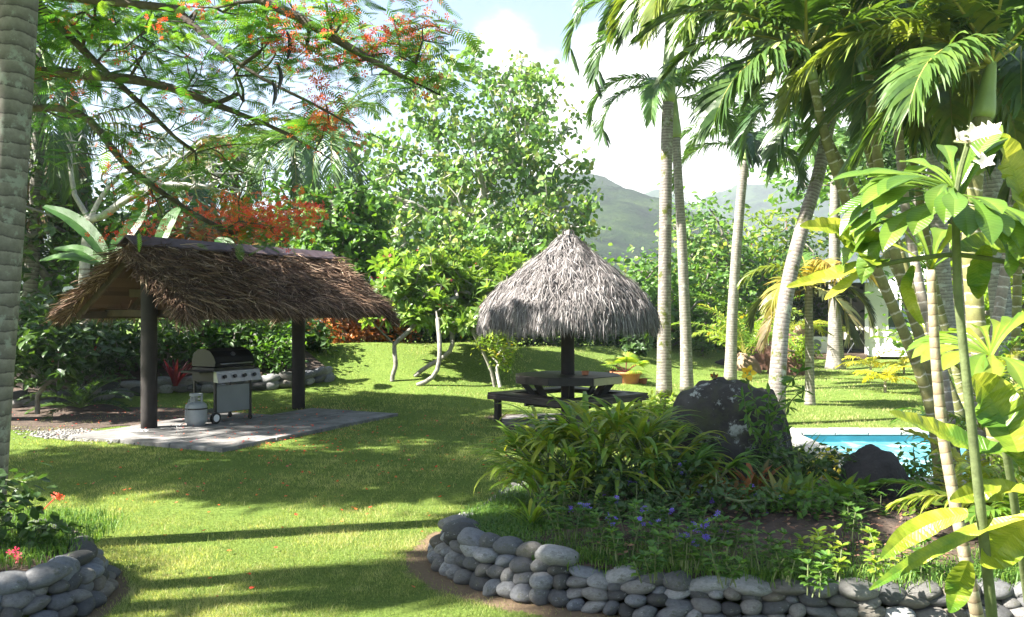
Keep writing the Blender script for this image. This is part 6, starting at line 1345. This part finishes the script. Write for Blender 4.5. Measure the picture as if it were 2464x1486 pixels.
B = np.stack([x, d, z-.003], 1); s = np.stack([np.cos(az), np.sin(az), az*0], 1); ln = np.stack([np.cos(az*3.7), np.sin(az*3.7), az*0], 1)
T_ = B+ln*(h*RNG.uniform(.2, .9, len(x)))[:, None]+np.array([0, 0, 1])*h[:, None]
V = np.stack([B-s*w[:, None], B+s*w[:, None], T_], 1).reshape(-1, 3); m = MB(); m.add(V, np.arange(len(V)).reshape(-1, 3), np.repeat(np.clip(RNG.beta(2, 2.3, len(x))+lf*.22, 0, 1), 3))
tag(m.build('lawn_grass', M_blade), 'short mown grass blades covering the lawn', 'grass', kind='stuff')
# taller seedling tufts
n = 500; m = MB(); x = RNG.uniform(-3, 1, n); y = RNG.uniform(5.2, 12, n); k = lawn_ok(x, y); tuft(m, x[k], y[k], np.zeros(k.sum()), .07, .002, 1)
tag(m.build('grass_tufts', M_blade), 'few taller grass stalks standing out of the lawn', 'grass', kind='stuff')
n = 380; x = np.concatenate([RNG.normal(-1.5, 2.2, n), RNG.normal(-5.5, 1.6, 300), RNG.normal(-3, .8, 160)]); y = np.concatenate([RNG.normal(10.2, 2.2, n), RNG.normal(15, 1.0, 300), RNG.normal(12.2, .8, 160)])
k = (y > 5.3) & ((y < 16.5)) & ~inpoly(x, y, out) & ~inpoly(x, y, LP+[(-6, 4.6), (-6, 7)]); x, y = x[k], y[k]; z = ground_z(x, y)+np.where(inpoly(x, y, slabp), .066, .03)
m = MB(); inst(m, (np.array([(0, -.5, 0), (.45, -.1, .15), (0, .1, .05), (-.45, -.1, .1), (.2, .5, .2), (-.25, .45, .1)]), np.array([(0, 1, 2), (0, 2, 3), (1, 4, 2), (2, 5, 3)])), np.stack([x, y, z], 1), rdir(len(x))*np.array([1, 1, .1]), np.array([0, 0, 1.])+rdir(len(x))*.5, RNG.uniform(.015, .042, len(x)))
tag(m.build('fallen_petals', M_red), 'fallen red flamboyant petals scattered over the lawn', 'petals', kind='stuff')

# ------------------------------------------------------------------ trees standing beyond the left of the frame, whose shade falls on the lawn
for i, (x, y, h, r, lb) in enumerate(((-6.1, 4.75, 7.2, .13, 'royal palm just beyond the left edge, nearer one of the pair shading the lawn'), (-7.4, 3.95, 7.6, .12, 'royal palm just beyond the left edge, farther one of the pair shading the lawn'))):
    palm('royal_palm', lb, [(x, y, 0), (x, y, h*.5), (x+.05, y, h)], r, r*.9, ring_fronds(18, 2.6, (-.3, 1.2), 1.5, n=55, ll=.7, lw=.06), M_troyal, shaft=.9, group=GP)
SH = [((-8.5, 2.2, 5.2), (1.9, 1.6, .8), 60, 'unseen tree added for shade beyond the left edge beside the camera'), ((-7.0, 0.6, 6.3), (2.6, 1.4, .8), 70, 'broad unseen tree added for shade left of and behind the camera')]  # unseen trees added to throw shade on the near lawn
for (c, r, n, lb) in SH:
    tree('added_shade_tree', lb, (c[0]-1, c[1]-.5, 0), [(smooth_path([(c[0]-1, c[1]-.5, 0), (c[0]-.8, c[1]-.4, c[2]*.4), (c[0]-.2, c[1], c[2]*.8)], 6), -1)], [(c, r, n)], .2, dict(per=40, spread=.35, size=.22), M_green, M_barkg, seg=.6, tip=.015)

# ------------------------------------------------------------------ haze
def f(m, t, b):
    t.nodes.remove(b); v = nd(t, 'ShaderNodeVolumePrincipled'); v.inputs['Color'].default_value = (.86, .93, 1, 1); v.inputs['Density'].default_value = HAZE; v.inputs['Anisotropy'].default_value = .2
    t.links.new(v.outputs[0], t.nodes['Material Output'].inputs['Volume'])
HAZE = .0006
if HAZE:
    m = MB(); m.box((0, 660, 64), (2640, 1500, 134)); tag(m.build('haze', mat('haze', f)), kind='stuff')
